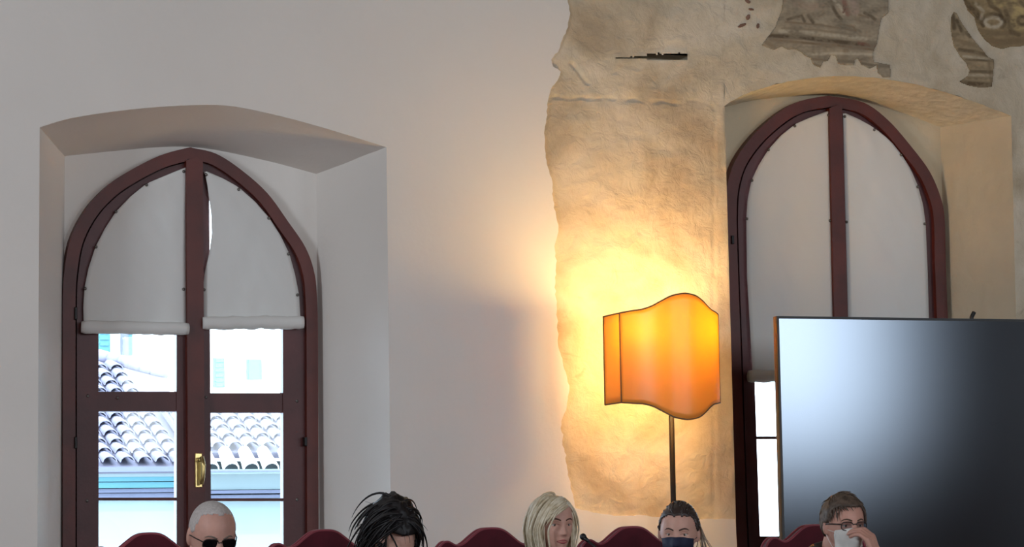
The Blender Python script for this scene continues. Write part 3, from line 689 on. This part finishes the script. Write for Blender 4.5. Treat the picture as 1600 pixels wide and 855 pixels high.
def bm_hand(bm, wrist, tip_dir, palm_n, side, curl, size=1.0, spread=1.0, thumb_in=.3):
    # wrist point, direction of the fingers, palm normal, side of the thumb (+1 / -1), curl in radians for each joint
    d = tip_dir.normalized(); n = (palm_n-d*palm_n.dot(d)).normalized(); s = d.cross(n)*side
    w = Vector(wrist); pl = .095*size
    for k in (-1.5, -.5, .5, 1.5):
        bm_capsule(bm, w+s*k*.011*size+d*.005, w+d*pl+s*k*.0195*size*spread, .015*size, .0115*size, 10)
    L = {1.5: (.042, .026, .021), .5: (.047, .030, .023), -.5: (.043, .028, .022), -1.5: (.034, .021, .019)}
    for k, segs in L.items():
        p = w+d*pl+s*k*.0205*size*spread; ang = 0; dr = (d+s*k*.05*spread).normalized()
        for j, l in enumerate(segs):
            ang += curl[j]; e = dr*math.cos(ang)+n*math.sin(ang); q = p+e*l*size; r = (.0092-.0007*j)*size
            bm_capsule(bm, p, q, r, r-.0007, 10); p = q
    p = w+d*.022*size+s*.026*size; e = (d*.55+s*.75+n*thumb_in).normalized(); q = p+e*.042*size; bm_capsule(bm, p, q, .0135*size, .011*size, 10)
    e2 = (d*.85+s*.25+n*(thumb_in+.25)).normalized(); r_ = q+e2*.034*size; bm_capsule(bm, q, r_, .011*size, .0095*size, 10)
    e3 = (d*.9+s*.05+n*(thumb_in+.3)).normalized(); bm_capsule(bm, r_, r_+e3*.024*size, .0095*size, .008*size, 10)
def remesh(o, vox):
    m = o.modifiers.new('fuse', 'REMESH'); m.mode = 'VOXEL'; m.voxel_size = vox; m.use_smooth_shade = True
    s = o.modifiers.new('smooth', 'SMOOTH'); s.factor = .4; s.iterations = 2
def locks(name, roots, flow, th, length, r0, m, parent, steps=10, gravity=.0, seed=1, jitter=.15, seg=5, cling=True, taper=.15, ctr=(0, .004, 0), grow=0.0):
    rnd = random.Random(seed); bm = bmesh.new(); A = Vector((.079+th+grow*.3, .101+th+grow, .121+th+grow)); Cc = Vector(ctr)
    for n in roots:
        p = head_def(n) + n*th*.8; L = length(n, rnd) if callable(length) else length*(1+.25*rnd.uniform(-1, 1))
        j = Vector((rnd.gauss(0, jitter), rnd.gauss(0, jitter), rnd.gauss(0, jitter))); pts = [p-n*.006]; v = None
        for k in range(steps):
            d = flow(p, n, rnd)+j+Vector((0, 0, -gravity*k/steps))
            v = d.normalized() if v is None else (v*.45+d.normalized()*.55).normalized()
            p = p+v*(L/steps)
            if cling:
                q = p-Cc; g = math.sqrt((q.x/A.x)**2+(q.y/A.y)**2+(q.z/A.z)**2)
                if g < 1 and p.z > -.06: p = Cc+q/g
            pts.append(p)
        rr = r0*rnd.uniform(.75, 1.3)
        bm_tube(bm, pts, [rr*(.6 if i == 0 else max(taper, 1-(i/steps)**2*(1-taper))) for i in range(len(pts))], seg)
    o = obj(name, bm, m, parent, True); o['kind'] = 'stuff'; return o
def cap(name, hl, th, m, parent, u=64, v=48):
    # a shell of hair: hl(az) is the hairline height on the unit sphere, az = 0 at the front, pi at the back
    bm = unit_sphere(u, v); kill = []
    for vt in bm.verts:
        n = vt.co.normalized(); az = abs(math.atan2(n.x, -n.y))
        if n.z < hl(az)+.03*nz(n.x*9, n.y*9, n.z*9): kill.append(vt)
        tt = th(n) if callable(th) else th; k = tt*(1+.25*nz(n.x*6, n.y*6, n.z*6)); vt.co = head_def(n)+n*k
    bmesh.ops.delete(bm, geom=kill, context='VERTS')
    o = obj(name, bm, m, parent, True); md = o.modifiers.new('depth', 'SOLIDIFY'); md.thickness = (.03 if callable(th) else th+.004); md.offset = -1; return o
def sph_pts(n, test, seed):
    rnd = random.Random(seed); out = []
    while len(out) < n:
        v = Vector((rnd.gauss(0, 1), rnd.gauss(0, 1), rnd.gauss(0, 1))).normalized()
        if test(v): out.append(v)
    return out
def person(label, px, py, yaw, pitch, roll, skn, cloth, Yh=-2.0, arms=None, lean=.0, scale=1.0, brow=(70, 55, 45), lip=(160, 92, 88), pants=(40, 40, 48), iris=(60, 44, 34), female=False):
    hc = P(px, py, Yh); root = empty('person', (hc.x, -1.72, 0)); tag(root, label, 'person', 'people seated at the panel table')
    R = Matrix.Rotation(yaw, 3, 'Z') @ Matrix.Rotation(pitch, 3, 'X') @ Matrix.Rotation(roll, 3, 'Y')
    T = Matrix.Translation(hc) @ R.to_4x4() @ Matrix.Diagonal((scale, scale, scale, 1))
    Ri = Matrix.Translation(hc)
    ms = skin('skin', skn)
    # body: one continuous surface from head to feet
    bm = unit_sphere(72, 56)
    for v in bm.verts: v.co = head_def(v.co.normalized())
    for s in (-1, 1):
        er = Matrix.Rotation(s*.35, 3, 'Z') @ Matrix.Rotation(-.15, 3, 'X')
        bm_ell(bm, Vector((s*.079, .012, -.006)), (.010, .019, .033), er); bm_ell(bm, Vector((s*.077, .006, -.030)), (.007, .010, .012), er)
    bmesh.ops.transform(bm, matrix=T, verts=bm.verts)
    nk = T @ Vector((0, .045, -.075)); nb = Vector((hc.x, Yh+.085, hc.z-.200)); sw = .165 if female else .185
    hip = Vector((hc.x, -1.70, .56)); chest = nb+Vector((0, .03, -.16))
    bm_capsule(bm, nk, nb, .054 if female else .062, .062 if female else .072); bm_capsule(bm, T @ Vector((0, .0, -.06)), nb, .045, .055)
    cb = bmesh.new()
    def limb(a, b, ra, rb, infl, bare=False):
        bm_capsule(bm, a, b, ra*.86, rb*.86)
        if not bare: bm_capsule(cb, a, b, ra+infl, rb+infl)
    sp = hip-chest
    for tb, gr in ((bm, -.012), (cb, .006)):
        bm_ell(tb, chest, (sw*.92+gr, .105+gr, .17+gr)); bm_ell(tb, chest.lerp(hip, .5), (sw*.80+gr, .10+gr, .20+gr)); bm_ell(tb, hip+Vector((0, 0, .0)), (.165+gr, .12+gr, .12+gr))
        bm_capsule(tb, nb+Vector((-sw*.45, 0, -.028)), nb+Vector((sw*.45, 0, -.028)), .052+gr, .052+gr)
    lg = bmesh.new()
    for s in (-1, 1):
        sh = nb+Vector((s*sw, .01, -.065))
        for tb, gr in ((bm, -.008), (cb, .006)): bm_capsule(tb, nb+Vector((s*sw*.4, .005, -.035)), sh, .055+gr, .058+gr)
        if arms and s in arms: el, wr, fd, pn, curl = arms[s]
        else: el, wr, fd, pn, curl = sh+Vector((s*.02, -.14, -.24)), Vector((hc.x+s*.10, -2.46, .80)), Vector((-s*.35, -1, -.05)), Vector((0, -.1, -1)), (.25, .35, .25)
        limb(sh, el, .056, .043, .008); limb(el, wr, .043, .031, .010)
        bm_capsule(bm, el, wr, .037, .025); bm_hand(bm, wr, fd, pn, (-1 if s > 0 else 1), curl, .95 if female else 1.05)
        hp = hip+Vector((s*.09, 0, -.03)); kn = Vector((hc.x+s*.12, -2.17, .52)); an = Vector((hc.x+s*.12, -2.12, .09))
        bm_capsule(bm, hp, kn, .075, .055); bm_capsule(bm, kn, an, .052, .035); bm_capsule(bm, an+Vector((0, .03, -.05)), an+Vector((0, -.16, -.055)), .034, .032)
        bm_capsule(lg, hp, kn, .088, .064); bm_capsule(lg, kn, an, .062, .050)
        sb = bmesh.new(); bm_capsule(sb, an+Vector((0, .04, -.05)), an+Vector((0, -.17, -.052)), .038, .037); bm_box(sb, an.x-.036, an.x+.036, an.y-.20, an.y+.07, 0, .02, .005); keep(obj('shoe', sb, M_BLACK, None, True), root)
    b = keep(obj('body', bm, ms, None, True), root); remesh(b, .0045)
    c = keep(obj('jacket', cb, cloth, None, True), root); remesh(c, .009)
    g = keep(obj('trousers', lg, mat('trouser_cloth', pants, .85, .15, 30), None, True), root); remesh(g, .011)
    H = empty_free(T, root)
    def hp_(name, bm, m, smooth=True):
        bmesh.ops.transform(bm, matrix=T, verts=bm.verts); o = obj(name, bm, m, None, smooth); return keep(o, root)
    mw = mat('eye_white', (196, 186, 178), .25, .0, 5); mi = mat('iris', iris, .2, .2, 90)
    mbw = mat('brow_hair', brow, .8, .2, 90); ml = mat('lip', lip, .45, .1, 60); lid = skin('lid', tuple(int(v*.93) for v in skn))
    for s in (-1, 1):
        e = surf(s*.032, 0)+Vector((0, .0075, 0))
        q = bmesh.new(); bm_ell(q, e, (.0125, .0115, .0105)); hp_('eye', q, mw)
        q = bmesh.new(); bm_ell(q, e+Vector((0, -.0082, -.001)), (.0056, .0042, .0056)); hp_('iris', q, mi)
        q = bmesh.new(); bm_tube(q, [surf(s*(.032+.0155*math.cos(t)), .0065*math.sin(t)+.0005)+Vector((0, -.001-.0015*math.sin(t), 0)) for t in [PI*k/8 for k in range(9)]], [.0012, .002, .0028, .0032, .0034, .0032, .0028, .002, .0012], 6); hp_('eyelid', q, lid)
        q = bmesh.new(); bm_tube(q, [surf(s*x, z)+Vector((0, -.0005, 0)) for x, z in ((.012, .0185), (.022, .023), (.032, .0255), (.042, .024), (.051, .018))], [.0026, .0034, .0033, .0026, .001], 6); hp_('eyebrow', q, mbw)
    q = bmesh.new()
    for sg, z0, rr in ((1, -.0645, .0036), (-1, -.0722, .0044)):
        bm_tube(q, [surf(x, z0+sg*(.0016-abs(abs(x)-.006)*.10)-(abs(x)/.025)**2*sg*.003)+Vector((0, -.0005, 0)) for x in [-.025+.05*k/10 for k in range(11)]], [rr*max(.25, math.sin(PI*(k+.4)/10.8)) for k in range(11)], 8)
    hp_('lips', q, ml)
    return root, T, hp_
def empty_free(T, root): return None
def fit(o, T, root, sx=1.0):     # hair built about the head's own centre
    o.data.transform(T @ Matrix.Diagonal((sx, 1, 1, 1))); o.parent = None; keep(o, root); return o

def glasses(hp_, lens_m, frame_m, w=.026, h=.019, zoff=-.002, fr=.0022, out=.018, thick_top=0.0):
    q = bmesh.new(); ys = {}
    for s in (-1, 1):
        y = surf(s*.030, .0).y-out
        pts = [(s*.0325+w*math.copysign(abs(math.cos(t))**.75, math.cos(t)), y+abs(math.cos(t))*.002+max(0, s*math.cos(t))*.006, zoff+h*math.copysign(abs(math.sin(t))**.75, math.sin(t))) for t in [2*PI*k/28 for k in range(29)]]
        bm_tube(q, pts, fr, 6)
        bm_tube(q, [(s*(.0325+w), y+.008, zoff+.008), (s*.077, -.045, .006), (s*.084, -.01, .004), (s*.083, .02, -.008)], fr*1.1, 6)
        b2 = bmesh.new(); vs = [b2.verts.new(p) for p in pts[:-1]]; b2.faces.new(vs); g = bmesh.ops.extrude_face_region(b2, geom=b2.faces[:]); bmesh.ops.translate(b2, verts=[v for v in g['geom'] if isinstance(v, bmesh.types.BMVert)], vec=(0, .002, 0)); bmesh.ops.recalc_face_normals(b2, faces=b2.faces); hp_('lens', b2, lens_m, False)
        ys[s] = y
    bm_tube(q, [(-.0325+w-.002, ys[-1], zoff+.006), (0, ys[1]-.004, zoff+.009), (.0325-w+.002, ys[1], zoff+.006)], fr, 6)
    hp_('glasses_frame', q, frame_m)
def hairline(front, temple, side, back):
    def f(az):
        k = [(0, front), (.22*PI, front*.97), (.34*PI, temple), (.42*PI, side), (.5*PI, side+.02), (.60*PI, -.25), (.75*PI, back), (PI, back)]
        for (a, p), (b, q) in zip(k, k[1:]):
            if az <= b: return p+(q-p)*(az-a)/(b-a)
        return back
    return f
# 1: close-cropped man in dark glasses, head bent over his papers
M_DK = mat('charcoal_jacket', (38, 38, 44), .85, .2, 40)
r, T, hp = person('man with close-cropped grey hair and dark glasses looking down', 331, 836, .06, .36, 0, (206, 158, 142), M_DK, lean=.1, scale=1.04, brow=(120, 105, 95))
fit(cap('hair', hairline(.80, .70, .05, -.45), .0022, mat('cropped_grey_hair', (196, 188, 184), .75, .2, 120, .0008, 300), None), T, r)
glasses(hp, mat('dark_lens', (16, 14, 18), .12, .1, 10), mat('dark_frame', (40, 26, 22), .35, .1, 20), w=.028, h=.020, fr=.0020)
q = bmesh.new(); bm_tube(q, [P(331, 836, -2.0)+Vector((.072*math.sin(t), .082-.070*math.cos(t), -.168-.022*math.cos(t))) for t in [2*PI*k/24 for k in range(25)]], .012, 8); keep(obj('shirt_collar', q, mat('white_shirt', (224, 224, 228), .8, .05, 30), None, True), r)
# 2: woman with tousled black hair
r, T, hp = person('woman with tousled black hair pinned up, face bent down', 613, 850, .10, .50, 0, (212, 166, 148), mat('black_top', (26, 24, 30), .85, .2, 40), female=True, brow=(30, 24, 22))
M_BH = mat('black_hair', (22, 18, 20), .5, .3, 60, spec=.4)
fit(cap('hair', hairline(.60, .48, .05, -.6), lambda n: .026+.046*max(0, n.dot(Vector((0, .5, .87))))**2, M_BH, None), T, r, .83)
def drape(side, fwd, down=-1.0, tuck=.0):
    def f(p, n, rnd):
        q = Vector((p.x/.0064, (p.y-.004)/.0104, p.z/.0146)).normalized()
        if p.z < -.01: return Vector((-p.x*tuck, fwd*.3, down))
        d = Vector((side(n)*.55, fwd, down)); return d-q*d.dot(q)+q*.04
    return f
sgn = lambda n: 1 if n.x > 0 else -1
fit(locks('hair_strands', sph_pts(320, lambda v: v.z > .35 and not (v.y < -.2 and v.z < .86), 3), drape(sgn, .35, tuck=2.5), .022, lambda n, q: q.uniform(.14, .25), .0044, M_BH, None, 14, .3, 4, .17, 5, True, .2, (0, .02, .022), .012), T, r, .83)
fit(locks('hair_strands', sph_pts(70, lambda v: v.z > -.1 and abs(v.x) > .55 and v.y > -.6, 5), lambda p, n, q: Vector((-p.x*2.0, .05, -.8)), .020, lambda n, q: q.uniform(.10, .20), .0046, M_BH, None, 10, .4, 6, .25, 5, True, .15), T, r, .83)
fit(locks('hair_strands', sph_pts(70, lambda v: v.z > .1 and not (v.y < -.4 and v.z < .7), 9), lambda p, n, q: Vector((n.x*1.0, n.y*.5, .5*n.z)), .030, lambda n, q: q.uniform(.05, .11), .0014, M_BH, None, 10, 2.4, 10, .5, 4, False, .3), T, r, .83)
fit(locks('hair_strands', sph_pts(60, lambda v: v.z > .55 and v.y > .2, 7), lambda p, n, q: Vector((-.55, -.75, .55)), .03, lambda n, q: q.uniform(.05, .10), .0028, M_BH, None, 10, 2.0, 8, .3, 5, False), T, r, .83)
# 3: blonde woman turned aside, speaking
r, T, hp = person('blonde woman with shoulder-length bob and earring, speaking', 864, 819, .10, .06, .0, (216, 166, 148), mat('dark_blouse', (44, 36, 48), .85, .2, 40), female=True, brow=(96, 66, 52), lip=(176, 92, 92), scale=.92)
M_BL = mat('blonde_hair', (228, 216, 192), .45, .0, 40, rgb2=(196, 178, 146), spec=.5)
fit(cap('hair', hairline(.66, .40, -.15, -.75), .003, M_BL, None), T, r, .93)
part = lambda n: -1 if n.x < .22 else 1
fit(locks('hair_strands', sph_pts(260, lambda v: v.z > .25 and v.y > -.55, 11), drape(part, .12, tuck=3.0), .003, lambda n, q: .20+.10*n.z+.03*q.uniform(-1, 1), .0052, M_BL, None, 16, .0, 12, .04, 6, True, .4), T, r, .93)
fit(locks('hair_strands', sph_pts(90, lambda v: abs(v.x) > .70 and v.y > -.45 and -.2 < v.z < .4, 13), lambda p, n, q: Vector((-p.x*1.5*max(0, -p.z-.03)*8, -.06, -1)), .004, lambda n, q: .13+.03*q.uniform(-1, 1)+.06*max(0, n.z), .0054, M_BL, None, 10, .0, 14, .04, 6, True, .4), T, r, .93)
fit(locks('hair_strands', sph_pts(60, lambda v: v.y < -.35 and .66 < v.z < .90 and -.1 < v.x < .45, 15), drape(lambda n: -2.4, -.1, -.9), .005, lambda n, q: .115+.02*q.uniform(-1, 1), .0054, M_BL, None, 12, .0, 16, .05, 6, True, .3), T, r, .93)
for s in (-1, 1):
    q = bmesh.new(); bm_ell(q, Vector((s*.083, .000, -.046)), (.006, .006, .006)); hp('earring', q, mat('pearl', (235, 228, 220), .2, .03, 30))
# 4: masked woman, hair drawn back
r, T, hp = person('woman with drawn-back dark hair wearing a navy face mask', 1061, 832, -.55, .12, .03, (214, 166, 148), mat('grey_cardigan', (70, 66, 72), .9, .2, 40), female=True, brow=(74, 52, 42), scale=.93)
M_BN = mat('dark_brown_hair', (62, 50, 46), .4, .3, 60, spec=.6)
fit(cap('hair', hairline(.62, .52, .02, -.6), .007, M_BN, None), T, r)
fit(locks('hair_strands', sph_pts(170, lambda v: v.z > .25 and v.y > -.72 and not (v.y < -.4 and v.z < .6), 17), lambda p, n, q: Vector((-p.x*2.5, 1.0, -.30)), .009, lambda n, q: .17+.03*q.uniform(-1, 1), .0042, M_BN, None, 12, .6, 18, .06, 5), T, r)
fit(locks('hair_strands', sph_pts(16, lambda v: v.x > .75 and v.y > -.1 and -.1 < v.z < .4, 19), lambda p, n, q: Vector((.25, .1, -1)), .012, lambda n, q: q.uniform(.12, .18), .0022, mat('loose_light_hair', (168, 150, 132), .5, .2, 60), None, 10, .1, 20, .15, 4), T, r)
q = bmesh.new(); bm_ell(q, Vector((0, .135, -.02)), (.038, .045, .036)); hp('hair_bun', q, M_BN)
def mask(hp, m, zt=-.012, zb=-.112, out=.010, wd=.066, pleats=3, cut=None):
    vs = []; fs = []; nx, ny = 24, 16
    for j in range(ny+1):
        z = zt+(zb-zt)*j/ny
        for i in range(nx+1):
            u = -1+2*i/nx; x = wd*u*(1-.10*(j/ny))
            zz = z+(.012*(1-u*u) if j < 3 else 0)*(1-j/3 if j < 3 else 0)
            y = surf(max(-.066, min(.066, x)), max(zz, -.105)).y-out*(1-.6*u*u)-.016*math.exp(-(u/.35)**2)*(.3+.7*math.sin(PI*min(1, j/ny*1.1+.1)))+.0022*math.sin(j/ny*pleats*2*PI)
            y = min(y, -.04-.045*(1-abs(u))) ; vs.append(Vector((x, y, zz)))
    for j in range(ny):
        for i in range(nx):
            a = j*(nx+1)+i; fs.append((a, a+1, a+nx+2, a+nx+1))
    b = bmesh.new(); V = [b.verts.new(v) for v in vs]
    for f in fs: b.faces.new([V[k] for k in f])
    o = hp('face_mask', b, m); md = o.modifiers.new('thickness', 'SOLIDIFY'); md.thickness = .0018
    for s in (-1, 1):
        b = bmesh.new(); bm_tube(b, [(s*wd*.98, -.045, zt-.008), (s*.075, -.015, (zt-.008)*.55-.006), (s*.083, .022, -.012), (s*.075, -.015, (zb+.014)*.55-.006), (s*wd*.98, -.045, zb+.014)], .0012, 5)
        hp('ear_loop', b, m)
mask(hp, mat('navy_mask', (34, 40, 66), .75, .15, 40), zt=-.019)
# 5: man with glasses pinching his white mask
pos5 = (1318, 820)
h5 = P(*pos5, -2.0)
wr = h5+Vector((.060, -.170, -.150))
arms5 = {1: (h5+Vector((.22, -.20, -.40)), wr, Vector((-.30, .02, .86)), Vector((-.62, .75, .0)), (.62, .75, .35))}
r, T, hp = person('man with glasses and brown-grey hair holding his white face mask', *pos5, .02, .06, 0, (212, 160, 142), mat('black_leather_jacket', (34, 34, 42), .42, .2, 30, .002, 60), arms=arms5, brow=(86, 66, 52), scale=.98)
M_LENS = bpy.data.materials.new('clear_lens'); M_LENS.use_nodes = True; _n = M_LENS.node_tree.nodes; _n.remove(_n['Principled BSDF']); _t = _n.new('ShaderNodeBsdfTransparent'); _t.inputs[0].default_value = (.80, .82, .84, 1)
M_LENS.node_tree.links.new(_t.outputs[0], _n['Material Output'].inputs[0])
M_GH = mat('grey_brown_hair', (104, 88, 76), .55, .0, 50, rgb2=(66, 54, 46), spec=.4)
fit(cap('hair', hairline(.60, .50, .0, -.55), .012, M_GH, None), T, r)
fit(locks('hair_strands', sph_pts(240, lambda v: v.z > .36 and v.y > -.62, 23), drape(lambda n: .9 if n.z > .6 else n.x, -.55), .010, lambda n, q: q.uniform(.03, .048), .0034, M_GH, None, 8, .0, 24, .10, 5), T, r)
glasses(hp, M_LENS, mat('thin_dark_frame', (46, 38, 36), .35, .1, 20), w=.026, h=.0175, fr=.0021)
mask(hp, mat('white_mask', (232, 228, 222), .8, .05, 40), zt=-.020, zb=-.118, out=.016, pleats=2)
q = bmesh.new(); C0 = h5+Vector((0, .06, -.135))
for s in (-1, 1):
    bm_tube(q, [C0+Vector((s*.02, .085, .05)), C0+Vector((s*.085, .03, .035)), C0+Vector((s*.10, -.045, -.01)), C0+Vector((s*.065, -.10, -.07))], [.022, .028, .030, .016], 10)
keep(obj('jacket_collar', q, [c for c in r.children if c.name.startswith('jacket')][0].data.materials[0], None, True), r)

# ------------------------------------------------------------------ outside: roofs and houses across the way
YH = 23.5
M_TILE = mat('grey_roof_tile', (118, 114, 132), .9, .25, 3, .004, 20)
M_TILE_SUNLIT = mat('sunlit_tile', (238, 232, 226), .9, .06, 3)  # whiter tile copy for the eave row, sunlight put into the colour
M_HWALL = mat('pale_house_wall', (118, 129, 131), .9, .06, 1)
M_TEAL = mat('turquoise_paint', (62, 108, 118), .7, .1, 2)
M_GUT = mat('zinc_gutter', (78, 80, 100), .6, .1, 4)
M_UNDER = mat('roof_underlay', (100, 96, 110), .95, .2, 3)
slope = math.radians(22); cs_, sn_ = math.cos(slope), math.sin(slope)
def tile_mesh():
    bm = bmesh.new(); n = 6; L = .44; a = []; b = []; c = []; d = []
    for k in range(n+1):
        t = PI*k/n
        a.append(bm.verts.new((-.098*math.cos(t), 0, .085*math.sin(t)))); b.append(bm.verts.new((-.070*math.cos(t), L, .060*math.sin(t))))
        c.append(bm.verts.new((-.084*math.cos(t), 0, .071*math.sin(t)))); 
    for k in range(n): bm.faces.new((a[k], a[k+1], b[k+1], b[k])); bm.faces.new((a[k+1], a[k], c[k], c[k+1]))
    me = bpy.data.meshes.new('roof_tile'); bm.normal_update(); bm.to_mesh(me); bm.free(); me.polygons.foreach_set('use_smooth', [True]*len(me.polygons)); return me
TM = tile_mesh(); TM.materials.append(M_TILE); TMW = TM.copy(); TMW.materials.clear(); TMW.materials.append(M_TILE_SUNLIT)
Q = lambda px, py: P(px, py, YH)
xm = Q(302, 700).x
def roof(root, x0, x1, z0, rows, m_under, hip=None):
    n = int((x1-x0)/.225)
    for i in range(n):
        for j in range(rows):
            x = x0+.11+.225*i; y = YH+.34*j*cs_; z = z0+.34*j*sn_+.045
            if hip:
                p = proj((x, y, z+.1))
                if p[1] < hip(p[0])-9: continue
            o = bpy.data.objects.new('roof_tile', TM); COL.objects.link(o); o.location = (x-root.location.x+random.uniform(-.006, .006), y-root.location.y, z-root.location.z); o.parent = root
            o.rotation_euler = (slope-.13, random.uniform(-.03, .03), random.uniform(-.025, .025))
hipline = lambda x: 562+(x-155)*.262
def house(name, label, x0, x1, py_eave, rows, corn_m, hip=None, extra=False):
    z0 = Q((proj(((x0+x1)/2, YH, 2))[0]), py_eave).z
    root = empty(name, ((x0+x1)/2, YH+1, z0-9)); tag(root, label, 'building')
    def part(nm, m, *boxes):
        bm = bmesh.new()
        for b in boxes: bm_box(bm, *b)
        return keep(obj(nm, bm, m), root)
    part('wall', M_HWALL, (x0, x1, YH+.45, YH+6, z0-9, z0-.12))
    T_ = rows*.34; bm = bmesh.new()
    vs = [bm.verts.new(v) for v in ((x0, YH+.02, z0-.02), (x1, YH+.02, z0-.02), (x1, YH+T_*cs_, z0+T_*sn_-.02), (x0, YH+T_*cs_, z0+T_*sn_-.02))]
    if hip:                      # the slope ends in a hip that falls to the right
        def ph(px):
            lo, hi = 0, T_*1.4
            for _ in range(30):
                m_ = (lo+hi)/2; X = P(px, hipline(px), YH+m_*cs_); 
                if z0+m_*sn_-.02 < X.z: lo = m_
                else: hi = m_
            return (X.x, YH+lo*cs_, z0+lo*sn_-.02)
        A, B = ph(hip[0]), ph(hip[1]); vs[2].co = B; vs[3].co = A
    bm.faces.new(vs); g = bmesh.ops.extrude_face_region(bm, geom=bm.faces[:]); bmesh.ops.translate(bm, verts=[v for v in g['geom'] if isinstance(v, bmesh.types.BMVert)], vec=(0, .02, -.08)); bmesh.ops.recalc_face_normals(bm, faces=bm.faces)
    keep(obj('roof_deck', bm, M_UNDER), root)
    roof(root, x0, x1, z0, rows, M_UNDER, hipline if hip else None)
    if hip:
        bm = bmesh.new(); A, B = Vector(A), Vector(B); n = 14
        for k in range(n):
            p = A.lerp(B, k/n); q = A.lerp(B, (k+1.15)/n); bm_tube(bm, [p+Vector((0, 0, .05)), q+Vector((0, 0, .06))], [.10, .085], 10)
        keep(obj('hip_ridge', bm, M_TILE, None, True), root)
    return root, z0, part
h1, z1, part1 = house('roofed_house', 'tiled house with turquoise eaves seen through the left window panes', Q(20, 700).x, xm, 728, 12, M_TEAL, (20, 258))
zz = lambda py: Q(215, py).z
part1('gutter', M_GUT, (Q(20, 700).x, xm, YH-.14, YH+.02, zz(738), zz(730)))
for k, (a, b, m, off) in enumerate(((739, 745, M_HWALL, .05), (745, 752, M_TEAL, .08), (753, 762, M_TEAL, .14), (763, 769, M_GUT, .22), (770, 777, M_GUT, .3))):
    part1('eaves_board', m, (Q(20, 700).x, xm, YH+off, YH+.5, zz(b), zz(a)))
h2, z2, part2 = house('roofed_house', 'tiled house with sunlit white eaves seen through the right-hand panes', xm, Q(560, 700).x, 704, 6, M_HWALL, None)
z3 = Q(387, 736).z; i = 0
x = xm+.12
while x < Q(560, 700).x-.1:
    o = bpy.data.objects.new('eave_tile', TMW); COL.objects.link(o); o.location = Vector((x, YH-.42, z3+.0))-h2.location; o.parent = h2; o.rotation_euler = (slope+.22, 0, random.uniform(-.03, .03)); o.scale = (1.1, 1, 1.35); x += .262
zw = lambda py: Q(387, py).z
part2('eave_slab', M_HWALL, (xm+.01, Q(560, 700).x, YH-.46, YH+.2, zw(742), zw(735)))
part2('gutter', M_GUT, (xm+.01, Q(560, 700).x, YH-.50, YH-.44, zw(739), zw(736.5)))
part2('frieze', M_HWALL, (xm+.01, Q(560, 700).x, YH+.1, YH+.5, zw(765), zw(742)))
part2('eaves_board', M_GUT, (xm+.01, Q(560, 700).x, YH+.05, YH+.5, zw(771), zw(766))); part2('eaves_board', M_GUT, (xm+.01, Q(560, 700).x, YH+.15, YH+.5, zw(778), zw(773)))
# white house further back
YF = 36.0; rt = empty('white_house', (20, YF+3, -9)); tag(rt, 'tall white house with turquoise shutters behind the tiled roofs', 'building')
def pf(nm, m, x0, x1, y0, y1, z0_, z1_): bm = bmesh.new(); bm_box(bm, x0, x1, y0, y1, z0_, z1_); return keep(obj(nm, bm, m), rt)
pf('wall', mat('white_facade', (240, 238, 232), .9, .04, 1), P(-200, 600, YF).x, P(1500, 600, YF).x, YF, YF+6, -9, P(300, 300, YF).z)
for (xa, xb, ya, yb) in ((152, 171, 505, 562), (196, 206, 505, 556), (332, 350, 560, 606), (384, 408, 562, 594)):
    a = P(xa, ya, YF); b = P(xb, yb, YF); o = pf('shutter', M_TEAL, a.x, b.x, YF-.06, YF, b.z, a.z)
    for k in range(6):
        zk = b.z+(a.z-b.z)*(k+.5)/6; s = pf('slat', M_TEAL, a.x+.03, b.x-.03, YF-.08, YF-.06, zk-.03, zk+.03); s.parent = o; s.matrix_parent_inverse = Matrix.Identity(4)
a = P(186, 505, YF); b = P(197, 572, YF); pf('drainpipe', M_GUT, a.x, a.x+.12, YF-.2, YF-.08, b.z, a.z+2)
struct(raw('ground_outside', [(-30, 1, -9), (70, 1, -9), (70, 60, -9), (-30, 60, -9)], [(0, 1, 2, 3)], mat('street_paving', (170, 165, 158), .9, .1, 1)))
